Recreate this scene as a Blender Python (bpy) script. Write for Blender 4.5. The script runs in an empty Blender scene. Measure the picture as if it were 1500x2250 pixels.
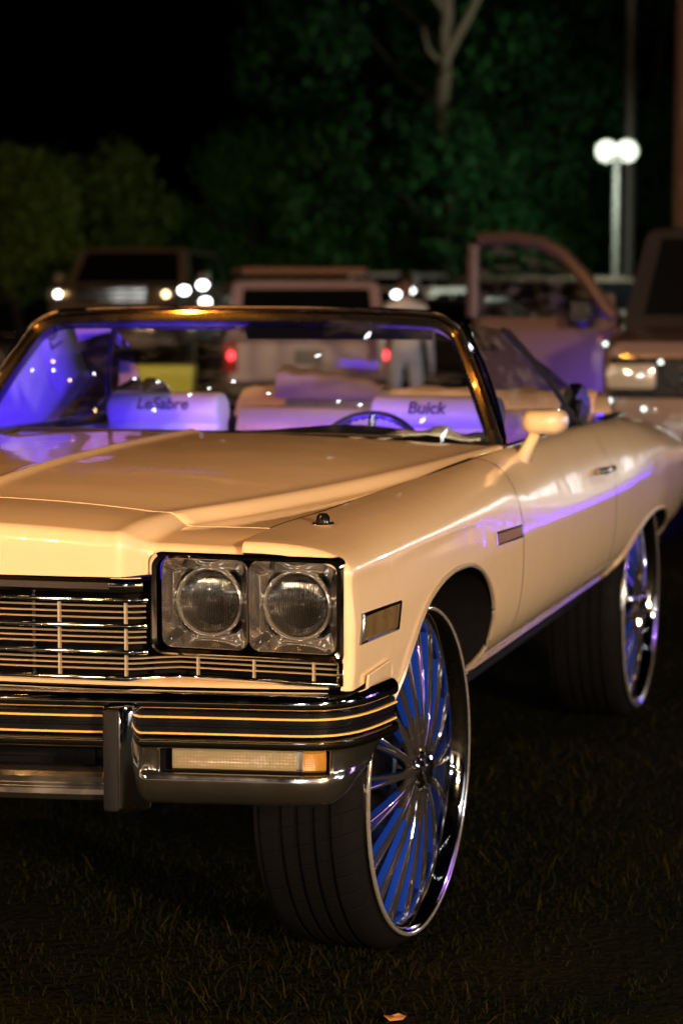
import bpy, bmesh, math, random
from math import sin, cos, pi, radians, sqrt, atan2
from mathutils import Vector, Matrix
random.seed(7)
SC = bpy.context.scene
COL = SC.collection

# ---------------------------------------------------------------- camera
cam = bpy.data.cameras.new('camera')
cam.sensor_fit = 'VERTICAL'; cam.sensor_height = 36.0; cam.sensor_width = 24.0
cam.lens = 77.15
cam.clip_start = 0.1; cam.clip_end = 600
cam.dof.use_dof = True; cam.dof.focus_distance = 4.85; cam.dof.aperture_fstop = 3.0; cam.dof.aperture_blades = 9
camo = bpy.data.objects.new('camera', cam); COL.objects.link(camo)
camo.location = (2.307, -5.25, 1.665)
camo.rotation_euler = (pi/2 - 0.1032, 0, 0.2964)
SC.camera = camo

# ---------------------------------------------------------------- night sky
w = bpy.data.worlds.new('World'); SC.world = w; w.use_nodes = True
nt = w.node_tree; bg = nt.nodes['Background']
sky = nt.nodes.new('ShaderNodeTexSky'); sky.sky_type = 'NISHITA'; sky.sun_disc = False
sky.sun_elevation = radians(-4); sky.sun_rotation = radians(200)
nt.links.new(sky.outputs[0], bg.inputs[0]); bg.inputs[1].default_value = 0.02

SC.view_settings.view_transform = 'Standard'; SC.view_settings.look = 'None'
SC.view_settings.exposure = 0.0; SC.view_settings.gamma = 1.0
SC.cycles.use_denoising = True
SC.cycles.max_bounces = 10; SC.cycles.transparent_max_bounces = 24
SC.cycles.sample_clamp_indirect = 6.0
SC.cycles.caustics_refractive = False; SC.cycles.caustics_reflective = False
SC.cycles.blur_glossy = 0.3

# ================================================================= helpers
def lerp(a, b, t): return a + (b - a) * t
def interp(tab, x):
    if x <= tab[0][0]: return tab[0][1]
    for (x0, y0), (x1, y1) in zip(tab, tab[1:]):
        if x <= x1: return y0 + (y1 - y0) * (x - x0) / (x1 - x0)
    return tab[-1][1]
def smooth_tab(tab, x):
    # catmull-rom through the table
    n = len(tab)
    if x <= tab[0][0]: return tab[0][1]
    if x >= tab[-1][0]: return tab[-1][1]
    for i in range(n-1):
        if x <= tab[i+1][0]: break
    x0, y0 = tab[i]; x1, y1 = tab[i+1]; h = x1-x0
    def slope(j):
        if j <= 0: return (tab[1][1]-tab[0][1])/(tab[1][0]-tab[0][0])
        if j >= n-1: return (tab[-1][1]-tab[-2][1])/(tab[-1][0]-tab[-2][0])
        a = (tab[j][1]-tab[j-1][1])/(tab[j][0]-tab[j-1][0]); b = (tab[j+1][1]-tab[j][1])/(tab[j+1][0]-tab[j][0])
        return 0 if a*b <= 0 else 2*a*b/(a+b)
    m0, m1 = slope(i), slope(i+1); t = (x-x0)/h
    return (2*t**3-3*t*t+1)*y0+(t**3-2*t*t+t)*h*m0+(-2*t**3+3*t*t)*y1+(t**3-t*t)*h*m1
def sstep(a, b, x):
    t = max(0., min(1., (x-a)/(b-a))); return t*t*(3-2*t)

def empty(name, loc=(0,0,0), rz=0.0):
    o = bpy.data.objects.new(name, None); COL.objects.link(o); o.location = loc; o.rotation_euler = (0,0,rz); return o
def tag(o, label=None, cat=None, group=None, kind=None):
    if label: o['label'] = label
    if cat: o['category'] = cat
    if group: o['group'] = group
    if kind: o['kind'] = kind
    return o
def mk(name, V, Fc, mat, parent=None, smooth=True, angle=35, mats=None, fm=None, bevel=0.0, solid=0.0, subsurf=0, offset=-1.0):
    me = bpy.data.meshes.new(name); me.from_pydata([tuple(v) for v in V], [], [tuple(f) for f in Fc]); me.update()
    if mats:
        for m in mats: me.materials.append(m)
        if fm:
            for p, i in zip(me.polygons, fm): p.material_index = i
    else: me.materials.append(mat)
    bm = bmesh.new(); bm.from_mesh(me); bmesh.ops.remove_doubles(bm, verts=bm.verts, dist=1e-6)
    bmesh.ops.recalc_face_normals(bm, faces=bm.faces); bm.to_mesh(me); bm.free()
    if smooth:
        for p in me.polygons: p.use_smooth = True
        me.set_sharp_from_angle(angle=radians(angle))
    o = bpy.data.objects.new(name, me); COL.objects.link(o)
    if parent is not None: o.parent = parent
    if solid:
        m = o.modifiers.new('thick', 'SOLIDIFY'); m.thickness = solid; m.offset = offset
    if bevel:
        m = o.modifiers.new('bevel', 'BEVEL'); m.width = bevel; m.segments = 2; m.limit_method = 'ANGLE'; m.angle_limit = radians(40)
    if subsurf:
        m = o.modifiers.new('sub', 'SUBSURF'); m.levels = subsurf; m.render_levels = subsurf
    return o
def dupo(o, parent, M=None):
    c = o.copy(); COL.objects.link(c); c.parent = parent
    if M is not None: c.matrix_local = M
    return c
class G:      # geometry collector for one mesh
    def __init__(s): s.V = []; s.F = []
    def add(s, V, Fc):
        b = len(s.V); s.V += [tuple(v) for v in V]; s.F += [tuple(b+i for i in f) for f in Fc]; return s
    def box(s, x0,x1,y0,y1,z0,z1):
        V = [(x,y,z) for x in (x0,x1) for y in (y0,y1) for z in (z0,z1)]
        return s.add(V, [(0,1,3,2),(4,6,7,5),(0,4,5,1),(2,3,7,6),(0,2,6,4),(1,5,7,3)])
    def grid(s, rows, cu=False, cv=False):
        n = len(rows); m = len(rows[0]); V = [p for r in rows for p in r]; Fc = []
        for i in range(n if cu else n-1):
            for j in range(m if cv else m-1):
                a = i*m+j; b = i*m+(j+1)%m; c = ((i+1)%n)*m+(j+1)%m; d = ((i+1)%n)*m+j
                Fc.append((a,b,c,d))
        return s.add(V, Fc)
    def cap(s, ring):
        return s.add(ring, [tuple(range(len(ring)))])
    def tube(s, pts, r, n=8, caps=True, closed=False):
        pts = [Vector(p) for p in pts]; rows = []
        for i, p in enumerate(pts):
            if closed: t = pts[(i+1)%len(pts)]-pts[i-1]
            else: t = pts[min(i+1,len(pts)-1)]-pts[max(i-1,0)]
            t.normalize(); up = Vector((0,0,1)) if abs(t.z) < .9 else Vector((1,0,0))
            a = t.cross(up).normalized(); b = a.cross(t)
            rr = r[i] if isinstance(r, (list,tuple)) else r
            rows.append([p+a*rr*cos(2*pi*k/n)+b*rr*sin(2*pi*k/n) for k in range(n)])
        s.grid(rows, cu=closed, cv=True)
        if caps and not closed: s.cap(rows[0]); s.cap(rows[-1])
        return s
    def lathe(s, prof, n=64, axis='X', c=(0,0,0), closed=False):
        rows = []
        for k in range(n):
            a = 2*pi*k/n; row = []
            for (r, h) in prof:
                if axis == 'X': row.append((c[0]+h, c[1]+r*cos(a), c[2]+r*sin(a)))
                elif axis == 'Y': row.append((c[0]+r*cos(a), c[1]+h, c[2]+r*sin(a)))
                else: row.append((c[0]+r*cos(a), c[1]+r*sin(a), c[2]+h))
            rows.append(row)
        return s.grid(rows, cu=True, cv=closed)
    def sphere(s, c, r, n=12, m=8):
        if not isinstance(r, (tuple, list)): r = (r,r,r)
        rows = [[(c[0]+r[0]*sin(pi*i/m)*cos(2*pi*k/n), c[1]+r[1]*sin(pi*i/m)*sin(2*pi*k/n), c[2]+r[2]*cos(pi*i/m)) for k in range(n)] for i in range(m+1)]
        return s.grid(rows, cv=True)
    def mirror_x(s):
        b = len(s.V); s.V += [(-x,y,z) for x,y,z in s.V]; s.F += [tuple(b+i for i in reversed(f)) for f in s.F[:]]; return s
    def obj(s, name, mat, parent=None, **k): return mk(name, s.V, s.F, mat, parent, **k)
def rrect(cx, cy, hw, hh, r, n=6):
    # rounded rectangle points (counter-clockwise); r scalar or 4 (tr, tl, bl, br)
    if not isinstance(r, (list,tuple)): r = (r,)*4
    out = []
    for (sx, sy, a0, q) in ((1,1,0,r[0]),(-1,1,pi/2,r[1]),(-1,-1,pi,r[2]),(1,-1,1.5*pi,r[3])):
        ox = cx+sx*(hw-q); oy = cy+sy*(hh-q)
        for k in range(n+1):
            a = a0+pi/2*k/n; out.append((ox+q*cos(a), oy+q*sin(a)))
    return out

# ================================================================= materials
def mat(name, base=(.5,.5,.5), rough=.5, metal=0., coat=0., coat_r=.03, spec=.5, bump=0., bscale=60., trans=0., ior=1.45, emit=None, estr=0., var=0., vscale=8., alpha=1., sheen=0., detail=4., rvar=0.):
    m = bpy.data.materials.new(name); m.use_nodes = True; t = m.node_tree; b = t.nodes['Principled BSDF']
    b.inputs['Base Color'].default_value = (*base, 1); b.inputs['Roughness'].default_value = rough
    b.inputs['Metallic'].default_value = metal; b.inputs['Coat Weight'].default_value = coat
    b.inputs['Coat Roughness'].default_value = coat_r; b.inputs['Specular IOR Level'].default_value = spec
    b.inputs['Transmission Weight'].default_value = trans; b.inputs['IOR'].default_value = ior; b.inputs['Alpha'].default_value = alpha
    b.inputs['Sheen Weight'].default_value = sheen
    if emit: b.inputs['Emission Color'].default_value = (*emit,1); b.inputs['Emission Strength'].default_value = estr
    tc = t.nodes.new('ShaderNodeTexCoord')
    def noise(sc, det):
        n = t.nodes.new('ShaderNodeTexNoise'); n.inputs['Scale'].default_value = sc; n.inputs['Detail'].default_value = det
        t.links.new(tc.outputs['Object'], n.inputs['Vector']); return n
    if var:
        n = noise(vscale, detail); mx = t.nodes.new('ShaderNodeMix'); mx.data_type = 'RGBA'
        mx.inputs['A'].default_value = (*[c*(1-var) for c in base],1); mx.inputs['B'].default_value = (*[min(1,c*(1+var)) for c in base],1)
        t.links.new(n.outputs['Fac'], mx.inputs['Factor']); t.links.new(mx.outputs['Result'], b.inputs['Base Color'])
    if rvar:
        n = noise(vscale*1.7, 6); mr = t.nodes.new('ShaderNodeMapRange'); mr.inputs['From Min'].default_value=.35; mr.inputs['From Max'].default_value=.7
        mr.inputs['To Min'].default_value = rough; mr.inputs['To Max'].default_value = rough+rvar
        t.links.new(n.outputs['Fac'], mr.inputs['Value']); t.links.new(mr.outputs['Result'], b.inputs['Roughness'])
    if bump:
        n = noise(bscale, 3); bp = t.nodes.new('ShaderNodeBump'); bp.inputs['Strength'].default_value = bump; bp.inputs['Distance'].default_value = .01
        t.links.new(n.outputs['Fac'], bp.inputs['Height']); t.links.new(bp.outputs['Normal'], b.inputs['Normal'])
        if coat: t.links.new(bp.outputs['Normal'], b.inputs['Coat Normal'])
    return m
def sheet_glass(name, tint=(.9,.95,.95), rough=0.0, refl=1.0, dirt=0.0):
    m = bpy.data.materials.new(name); m.use_nodes = True; t = m.node_tree; t.nodes.clear()
    o = t.nodes.new('ShaderNodeOutputMaterial'); mx = t.nodes.new('ShaderNodeMixShader'); tr = t.nodes.new('ShaderNodeBsdfTransparent'); gl = t.nodes.new('ShaderNodeBsdfGlossy')
    fr = t.nodes.new('ShaderNodeFresnel'); fr.inputs[0].default_value = 1.5
    mu = t.nodes.new('ShaderNodeMath'); mu.operation = 'MULTIPLY'; mu.inputs[1].default_value = 1.6*refl; mu.use_clamp = True
    tr.inputs[0].default_value = (*tint,1); gl.inputs['Roughness'].default_value = rough; gl.inputs[0].default_value = (1,1,1,1)
    t.links.new(fr.outputs[0], mu.inputs[0]); t.links.new(mu.outputs[0], mx.inputs[0]); t.links.new(tr.outputs[0], mx.inputs[1]); t.links.new(gl.outputs[0], mx.inputs[2])
    last = mx
    if dirt:
        df = t.nodes.new('ShaderNodeBsdfDiffuse'); df.inputs[0].default_value = (.7,.7,.7,1)
        tc = t.nodes.new('ShaderNodeTexCoord'); mp = t.nodes.new('ShaderNodeMapping'); mp.inputs['Scale'].default_value = (3,3,9); mp.inputs['Rotation'].default_value = (0,.5,0)
        n = t.nodes.new('ShaderNodeTexNoise'); n.inputs['Scale'].default_value = 2.2; n.inputs['Detail'].default_value = 6
        t.links.new(tc.outputs['Object'], mp.inputs[0]); t.links.new(mp.outputs[0], n.inputs['Vector'])
        mr = t.nodes.new('ShaderNodeMapRange'); mr.inputs['From Min'].default_value = .5; mr.inputs['From Max'].default_value = .75; mr.inputs['To Min'].default_value = .002; mr.inputs['To Max'].default_value = dirt
        t.links.new(n.outputs['Fac'], mr.inputs['Value'])
        m2 = t.nodes.new('ShaderNodeMixShader'); t.links.new(mr.outputs[0], m2.inputs[0]); t.links.new(mx.outputs[0], m2.inputs[1]); t.links.new(df.outputs[0], m2.inputs[2]); last = m2
    t.links.new(last.outputs[0], o.inputs[0]); return m
def emitter(name, col, s):
    m = bpy.data.materials.new(name); m.use_nodes = True; t = m.node_tree; t.nodes.clear()
    o = t.nodes.new('ShaderNodeOutputMaterial'); e = t.nodes.new('ShaderNodeEmission'); e.inputs[0].default_value = (*col,1); e.inputs[1].default_value = s
    t.links.new(e.outputs[0], o.inputs[0]); return m
def lens_glass(name, col, period, axis='X', cross=0., strength=.6, body=.15, rough=.05):
    # pressed lamp glass: mostly clear, faintly milky, moulded flutes give the relief
    m = bpy.data.materials.new(name); m.use_nodes = True; t = m.node_tree; t.nodes.clear()
    o = t.nodes.new('ShaderNodeOutputMaterial'); tr = t.nodes.new('ShaderNodeBsdfTransparent'); tr.inputs[0].default_value = (*col,1)
    gl = t.nodes.new('ShaderNodeBsdfGlossy'); gl.inputs['Roughness'].default_value = rough; df = t.nodes.new('ShaderNodeBsdfDiffuse'); df.inputs[0].default_value = (*col,1)
    tc = t.nodes.new('ShaderNodeTexCoord')
    def wave(ax, per):
        wv = t.nodes.new('ShaderNodeTexWave'); wv.wave_type = 'BANDS'; wv.bands_direction = ax; wv.inputs['Scale'].default_value = 2*pi/(20*per); wv.inputs['Distortion'].default_value = 0
        t.links.new(tc.outputs['Object'], wv.inputs['Vector']); return wv
    h = wave(axis, period).outputs['Fac']
    if cross:
        ad = t.nodes.new('ShaderNodeMath'); ad.operation = 'ADD'; t.links.new(h, ad.inputs[0]); t.links.new(wave('Z', cross).outputs['Fac'], ad.inputs[1]); h = ad.outputs[0]
    bp = t.nodes.new('ShaderNodeBump'); bp.inputs['Strength'].default_value = strength; bp.inputs['Distance'].default_value = .003
    t.links.new(h, bp.inputs['Height'])
    for n in (gl, df): t.links.new(bp.outputs[0], n.inputs['Normal'])
    fr = t.nodes.new('ShaderNodeFresnel'); fr.inputs[0].default_value = 1.5; t.links.new(bp.outputs[0], fr.inputs['Normal'])
    sc_ = t.nodes.new('ShaderNodeMath'); sc_.operation = 'MULTIPLY_ADD'; sc_.inputs[1].default_value = 1.5; sc_.inputs[2].default_value = .04; sc_.use_clamp = True; t.links.new(fr.outputs[0], sc_.inputs[0])
    a = t.nodes.new('ShaderNodeMixShader'); a.inputs[0].default_value = body; t.links.new(tr.outputs[0], a.inputs[1]); t.links.new(df.outputs[0], a.inputs[2])
    b = t.nodes.new('ShaderNodeMixShader'); t.links.new(sc_.outputs[0], b.inputs[0]); t.links.new(a.outputs[0], b.inputs[1]); t.links.new(gl.outputs[0], b.inputs[2])
    t.links.new(b.outputs[0], o.inputs[0]); return m

PAINT = mat('cream_paint', (.80,.63,.40), .30, coat=1.0, coat_r=.012, bump=.006, bscale=420, var=.03, vscale=3)
def panel_wave(m):
    # faint low-frequency waviness of pressed panels, seen only in the clear coat
    t = m.node_tree; b = t.nodes['Principled BSDF']; b.inputs['Coat IOR'].default_value = 1.75
    tc = t.nodes.new('ShaderNodeTexCoord'); n = t.nodes.new('ShaderNodeTexNoise'); n.inputs['Scale'].default_value = 5.5; n.inputs['Detail'].default_value = 2.5
    t.links.new(tc.outputs['Object'], n.inputs['Vector']); bp = t.nodes.new('ShaderNodeBump'); bp.inputs['Strength'].default_value = .06; bp.inputs['Distance'].default_value = .03
    t.links.new(n.outputs['Fac'], bp.inputs['Height']); t.links.new(bp.outputs[0], b.inputs['Coat Normal'])
    sp_ = t.nodes.new('ShaderNodeTexNoise'); sp_.inputs['Scale'].default_value = 9; sp_.inputs['Detail'].default_value = 8
    t.links.new(tc.outputs['Object'], sp_.inputs['Vector']); mr = t.nodes.new('ShaderNodeMapRange'); mr.inputs['From Min'].default_value=.45; mr.inputs['From Max'].default_value=.75; mr.inputs['To Min'].default_value=.008; mr.inputs['To Max'].default_value=.05
    t.links.new(sp_.outputs['Fac'], mr.inputs['Value']); t.links.new(mr.outputs[0], b.inputs['Coat Roughness'])
panel_wave(PAINT)
CHROME = mat('chrome', (.84,.82,.80), .03, metal=1.0, vscale=14, rvar=.05)
BUCKET = mat('lamp_bucket_metal', (.88,.85,.82), .05, metal=.965, rvar=.05)
CHROME_W = mat('chrome_worn', (.78,.74,.69), .06, metal=.985, vscale=9, rvar=.14, bump=.015, bscale=25)
DARKCH = mat('dark_chrome', (.30,.28,.27), .14, metal=1.0)
BLACK = mat('black_trim', (.004,.004,.005), .22, coat=.35, rvar=.12, spec=.3)
RUBBER = mat('rubber', (.005,.005,.006), .55,spec=.25, bump=.08, bscale=180, rvar=.15)
SEAL = mat('seal', (.008,.008,.009), .5)
CAVITY = mat('grille_cavity', (.004,.004,.0045), .8, spec=.1)
BARGOLD = mat('grille_bar_metal', (.62,.52,.38), .30, metal=.6)
UNDER = mat('undercoat', (.005,.005,.007), .8, spec=.1, bump=.3, bscale=30)
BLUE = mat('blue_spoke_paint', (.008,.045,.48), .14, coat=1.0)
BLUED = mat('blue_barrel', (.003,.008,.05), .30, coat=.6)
WINDSHIELD = sheet_glass('windshield_glass', (.92,.96,.96), dirt=.045, refl=1.2)
SIDEGLASS = sheet_glass('side_glass', (.86,.92,.92), refl=.95, dirt=.11)
LENS = lens_glass('headlamp_lens_glass', (.95,.95,.95), .0050, 'X', strength=.6, body=.004)
REFL = mat('reflector', (.94,.94,.96), .05, metal=.975, bump=.06, bscale=60)
RINGM = mat('lamp_ring_metal', (.86,.84,.82), .09, metal=.86)
LIPM = mat('polished_lip_edge', (.92,.88,.84), .12, metal=.84)
SPOKEM = mat('spoke_chrome', (.90,.87,.84), .04, metal=.975)
AMBER = lens_glass('amber_lens', (.85,.46,.07), .005, 'X', .005, body=.34, strength=.35)
CLEARL = lens_glass('clear_signal_lens', (.72,.62,.40), .007, 'X', .007, body=.30, strength=.3)
SMOKE = lens_glass('marker_lens', (.70,.50,.24), .09, 'Y', strength=.25, body=.22, rough=.12)
VINYL = mat('white_vinyl', (.56,.54,.58), .40, bump=.05, bscale=240, coat=.2)
VINYLC = mat('cream_vinyl', (.62,.50,.38), .5, bump=.1, bscale=40)
DASH = mat('navy_dash', (.010,.014,.035), .42, bump=.1, bscale=220)
CARPET = mat('carpet', (.03,.03,.05), .9)
TEXT = mat('embroidery', (.09,.065,.11), .7)
PURPLE = (.085,.022,1.0)

# ================================================================= GROUND
def ground_mat():
    m = bpy.data.materials.new('dry_lawn_soil'); m.use_nodes = True; t = m.node_tree; b = t.nodes['Principled BSDF']
    tc = t.nodes.new('ShaderNodeTexCoord'); n = t.nodes.new('ShaderNodeTexNoise'); n.inputs['Scale'].default_value = 1.3; n.inputs['Detail'].default_value = 10
    t.links.new(tc.outputs['Object'], n.inputs['Vector'])
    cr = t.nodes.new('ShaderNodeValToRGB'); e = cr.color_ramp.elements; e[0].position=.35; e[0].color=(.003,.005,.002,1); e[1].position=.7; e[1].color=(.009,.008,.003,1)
    t.links.new(n.outputs['Fac'], cr.inputs[0]); t.links.new(cr.outputs[0], b.inputs['Base Color']); b.inputs['Roughness'].default_value = .95; b.inputs['Specular IOR Level'].default_value = .02
    n2 = t.nodes.new('ShaderNodeTexNoise'); n2.inputs['Scale'].default_value = 30; n2.inputs['Detail'].default_value = 6
    t.links.new(tc.outputs['Object'], n2.inputs['Vector'])
    bp = t.nodes.new('ShaderNodeBump'); bp.inputs['Strength'].default_value = .9; bp.inputs['Distance'].default_value = .05
    t.links.new(n2.outputs['Fac'], bp.inputs['Height']); t.links.new(bp.outputs[0], b.inputs['Normal']); return m
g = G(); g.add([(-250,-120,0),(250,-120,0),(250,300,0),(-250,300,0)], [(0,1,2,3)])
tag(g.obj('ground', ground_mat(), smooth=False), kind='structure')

GRAVEL=mat('pale_gravel',(.36,.31,.24),.95,bump=.8,bscale=40,var=.35,vscale=25)
tag(G().add([(-60,-13.5,.004),(60,-13.5,.004),(60,-6.6,.004),(-60,-6.6,.004)],[(0,1,2,3)]).obj('gravel_road',GRAVEL,smooth=False),kind='structure')
def grass_mat(name, a, b_):
    m = mat(name, a, .8, spec=.03); t = m.node_tree; b = t.nodes['Principled BSDF']
    oi = t.nodes.new('ShaderNodeNewGeometry'); cr = t.nodes.new('ShaderNodeValToRGB')
    cr.color_ramp.elements[0].color = (*a,1); cr.color_ramp.elements[1].color = (*b_,1)
    t.links.new(oi.outputs['Random Per Island'], cr.inputs[0]); t.links.new(cr.outputs[0], b.inputs['Base Color']); return m
def blades(name, spots, h0, h1, matl, label):
    V=[];Fc=[]
    for (x,y) in spots:
        a=random.uniform(0,2*pi); h=random.uniform(h0,h1); w_=random.uniform(.0010,.0026); ln=random.uniform(.2,1.6)*h; b=random.uniform(0,2*pi)
        dx,dy=cos(a)*w_,sin(a)*w_; lx,ly=cos(b)*ln,sin(b)*ln; i=len(V)
        V+=[(x-dx,y-dy,-.003),(x+dx,y+dy,-.003),(x+dx*.7+lx*.4,y+dy*.7+ly*.4,h*.62),(x-dx*.7+lx*.4,y-dy*.7+ly*.4,h*.62),(x+lx,y+ly,h)]
        Fc+=[(i,i+1,i+2,i+3),(i+3,i+2,i+4)]
    o = mk(name, V, Fc, matl, smooth=False); return tag(o, label, 'grass', kind='stuff')
def clump(x,y): return sin(x*3.1+1.3*sin(y*2.3))*cos(y*2.7+1.1*sin(x*1.9))+.5*sin(x*9.7+y*4.1)*cos(y*8.3-x*3.7)
sp=[];tall=[]
while len(sp) < 80000:
    x=random.uniform(-2.2,3.4); y=random.uniform(-1.6,7.5); c=clump(x,y)
    if random.random() < 1.0/(1+(y+1.6)*.25) and c+random.gauss(0,.45) > -.35:
        sp.append((x,y))
        if c>.35 and random.random()<.09: tall.append((x+random.gauss(0,.02),y+random.gauss(0,.02)))
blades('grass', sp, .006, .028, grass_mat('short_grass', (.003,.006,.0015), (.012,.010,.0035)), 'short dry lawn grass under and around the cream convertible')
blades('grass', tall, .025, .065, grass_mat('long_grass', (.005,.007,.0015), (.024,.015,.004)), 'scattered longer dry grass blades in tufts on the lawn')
lf = G()
for k in range(7):
    a=k*.7; lf.V.append((1.02+.028*cos(a)*(1 if k%2 else .6), -.62+.02*sin(a), .018+.004*(k%3)))
lf.F.append(tuple(range(7)))
tag(lf.obj('dead_leaf', mat('leaf_brown',(.30,.13,.04),.7), solid=.001), 'small brown dead leaf lying in the foreground grass', 'leaf')

# ================================================================= CONVERTIBLE CAR
CAR = empty('convertible_car', (0,1.9,0))
tag(CAR, 'cream 1970s convertible car on tall chrome and blue multi-spoke wheels', 'car')
CARI = Matrix.Translation((0,-1.9,0))
def cp(o):            # parts are modelled in world metres, the root sits on the ground below the car's middle
    o.parent = CAR; o.matrix_parent_inverse = CARI; return o
def part(g_, name, m, **k): return cp(g_.obj(name, m, **k))
def sub(g_, name, m, par, **k):
    o = g_.obj(name, m, **k); o.parent = par; o.matrix_parent_inverse = CARI.copy() if False else Matrix(); 
    return o
# sub-parts share the frame of their part (identity local transform), so a plain parent is enough

# ---- body section tables
T_seamX = [(-.93,.762),(-.65,.75),(-.4,.775),(.07,.802),(.5,.835),(.8,.862),(1.05,.885),(2.25,.885),(3.0,.87),(4.0,.80),(4.9,.72)]
T_seamZ = [(-.93,1.122),(-.65,1.131),(-.4,1.138),(.07,1.151),(.5,1.165),(.8,1.177),(1.05,1.187),(2.25,1.178),(2.9,1.165),(3.6,1.125),(4.3,1.06),(4.9,.98)]
T_creaseX= [(-.93,1.0),(-.6,.994),(.0,.992),(2.0,.990),(3.1,1.0),(4.0,.975),(4.9,.90)]
T_creaseZ= [(-.93,1.066),(.0,1.058),(.8,1.04),(1.6,1.015),(2.4,1.01),(3.2,1.03),(4.0,.99),(4.9,.93)]
T_low = [(.50,.84),(.60,.885),(.625,.905),(.65,.932),(.68,.957),(.72,.978),(.78,.993),(.85,1.0),(.95,1.002),(1.02,.995),(1.07,.990)]
T_kx = [(-.93,1.004),(-.6,1.0),(0,1.0),(3.1,1.01),(4.0,.985),(4.9,.91)]
ARCHF = [(-.565,.655),(-.50,.738),(-.42,.832),(-.34,.890),(-.25,.930),(-.12,.957),(.0,.965),(.12,.961),(.24,.938),(.34,.895),(.41,.835),(.447,.765),(.458,.70),(.4601,.622)]
ARCHR = [(2.60,.618),(2.605,.655),(2.68,.715),(2.80,.765),(2.95,.795),(3.15,.806),(3.35,.795),(3.5,.765),(3.62,.715),(3.68,.655),(3.69,.618)]
def zbot(y):
    if y < -.70: return .815
    if y < -.565: return lerp(.815,.70,(y+.70)/.135)
    if -.565 <= y <= .4601: return smooth_tab(ARCHF, y)
    if 2.60 <= y <= 3.69: return smooth_tab(ARCHR, y)
    if y > 3.69: return lerp(.618,.66,(y-3.69)/1.2)
    return .618
def section(y, nt_=9, nb=15):
    x0=smooth_tab(T_seamX,y); z0=smooth_tab(T_seamZ,y); xc=smooth_tab(T_creaseX,y); zc=smooth_tab(T_creaseZ,y); k=smooth_tab(T_kx,y)
    tt = sstep(.55,1.0,y)
    cxp = lerp(.975,.945,tt) * (xc/.99); czp = lerp(z0+.002, z0-.012, tt)
    pts=[]
    for i in range(nt_+1):
        t=i/nt_; pts.append(((1-t)**2*x0+2*t*(1-t)*cxp+t*t*xc, (1-t)**2*z0+2*t*(1-t)*czp+t*t*zc))
    zb=zbot(y)
    for i in range(1,nb+1):
        z=lerp(zc,zb,i/nb); f_=1-min(1,max(0,(zc-z)/.05)); x=interp(T_low,z)*k
        x=lerp(x, xc, f_*f_) ; pts.append((x,z))
    return pts
def ysamples(y0,y1,step=.05):
    ys=set([round(y0,5),round(y1,5)]); n=int((y1-y0)/step)
    for i in range(n+1): ys.add(round(y0+i*step,5))
    for tab in (ARCHF,ARCHR):
        for a,b in zip(tab,tab[1:]):
            for q in range(6):
                yy=lerp(a[0],b[0],q/6)
                if y0<=yy<=y1: ys.add(round(yy,5))
        for yy in (tab[0][0]-.0005,tab[-1][0]+.0005):
            if y0<=yy<=y1: ys.add(round(yy,5))
    out=[]
    for yv in sorted(ys):
        if not out or yv-out[-1]>.0004: out.append(yv)
    return out
def side_panel(y0,y1,s,front=False):
    g_=G(); rows=[]
    if front:
        yb=-.882; sec=section(yb); r=.022
        for ph in (105,90,70,50,30,12):
            a=radians(min(ph,90)); d=r*(1-cos(a)); yy=yb-r*sin(a)
            if ph>90: yy+=.03; 
            row=[]
            for i,(x,z) in enumerate(sec):
                j0=max(0,i-1); j1=min(len(sec)-1,i+1); tx=sec[j1][0]-sec[j0][0]; tz=sec[j1][1]-sec[j0][1]; L=sqrt(tx*tx+tz*tz) or 1
                nx,nz=-tz/L,tx/L     # outward is (+x / +z)
                if nx*1+nz*1<0: nx,nz=-nx,-nz
                if i==0: nx,nz=0,1
                row.append((s*(x-nx*d),yy,z-nz*d))
            rows.append(row)
    for y in ysamples(y0 if not front else -.88,y1): rows.append([(s*x,y,z) for (x,z) in section(y)])
    return g_.grid(rows), rows
CARSIDES = (1,-1)
for s in CARSIDES:
    gp,rows = side_panel(-.88,.7765,s,True); fender = part(gp,'front_fender',PAINT,angle=60)
    # arch lip trim
    for tab,nm in ((ARCHF,'arch_trim'),(ARCHR,'arch_trim')):
        pts=[]
        for a,b in zip(tab,tab[1:]):
            for q in range(6):
                y=lerp(a[0],b[0],q/6); z=smooth_tab(tab,y); pts.append((s*(interp(T_low,z)*smooth_tab(T_kx,y)+.0015),y,z-.002))
        tr=G().tube(pts,.0065,6)
        part(tr,nm,BARGOLD)
        # inner flange and wheel well
        fl=G(); r2=[[(p[0],p[1],p[2]) for p in pts],[(p[0]-s*.03,p[1],p[2]) for p in pts],[(p[0]-s*.42,p[1],p[2]+.03) for p in pts]]
        fl.grid(r2)
        part(fl,'wheel_well',UNDER)
    gp,_=side_panel(.7835,2.2465,s); part(gp,'door_panel',PAINT,angle=60)
    gp,_=side_panel(2.2535,4.90,s); part(gp,'quarter_panel',PAINT,angle=60)
    # jamb strips behind the gaps
    for y in (.78,2.25):
        sc_=section(y); gj=G().grid([[(s*(x-.012),y-.03,z-.006) for x,z in sc_],[(s*(x-.012),y+.03,z-.006) for x,z in sc_]]); part(gj,'door_jamb',SEAL)
    # rocker moulding
    rk=G(); rows=[]
    for y in [lerp(.47,2.595,i/20) for i in range(21)]:
        rows.append([(s*.905,y,.622),(s*.915,y,.616),(s*.905,y,.600),(s*.86,y,.585),(s*.80,y,.59)])
    part(rk.grid(rows),'rocker_moulding',CHROME_W,solid=.003)

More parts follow.
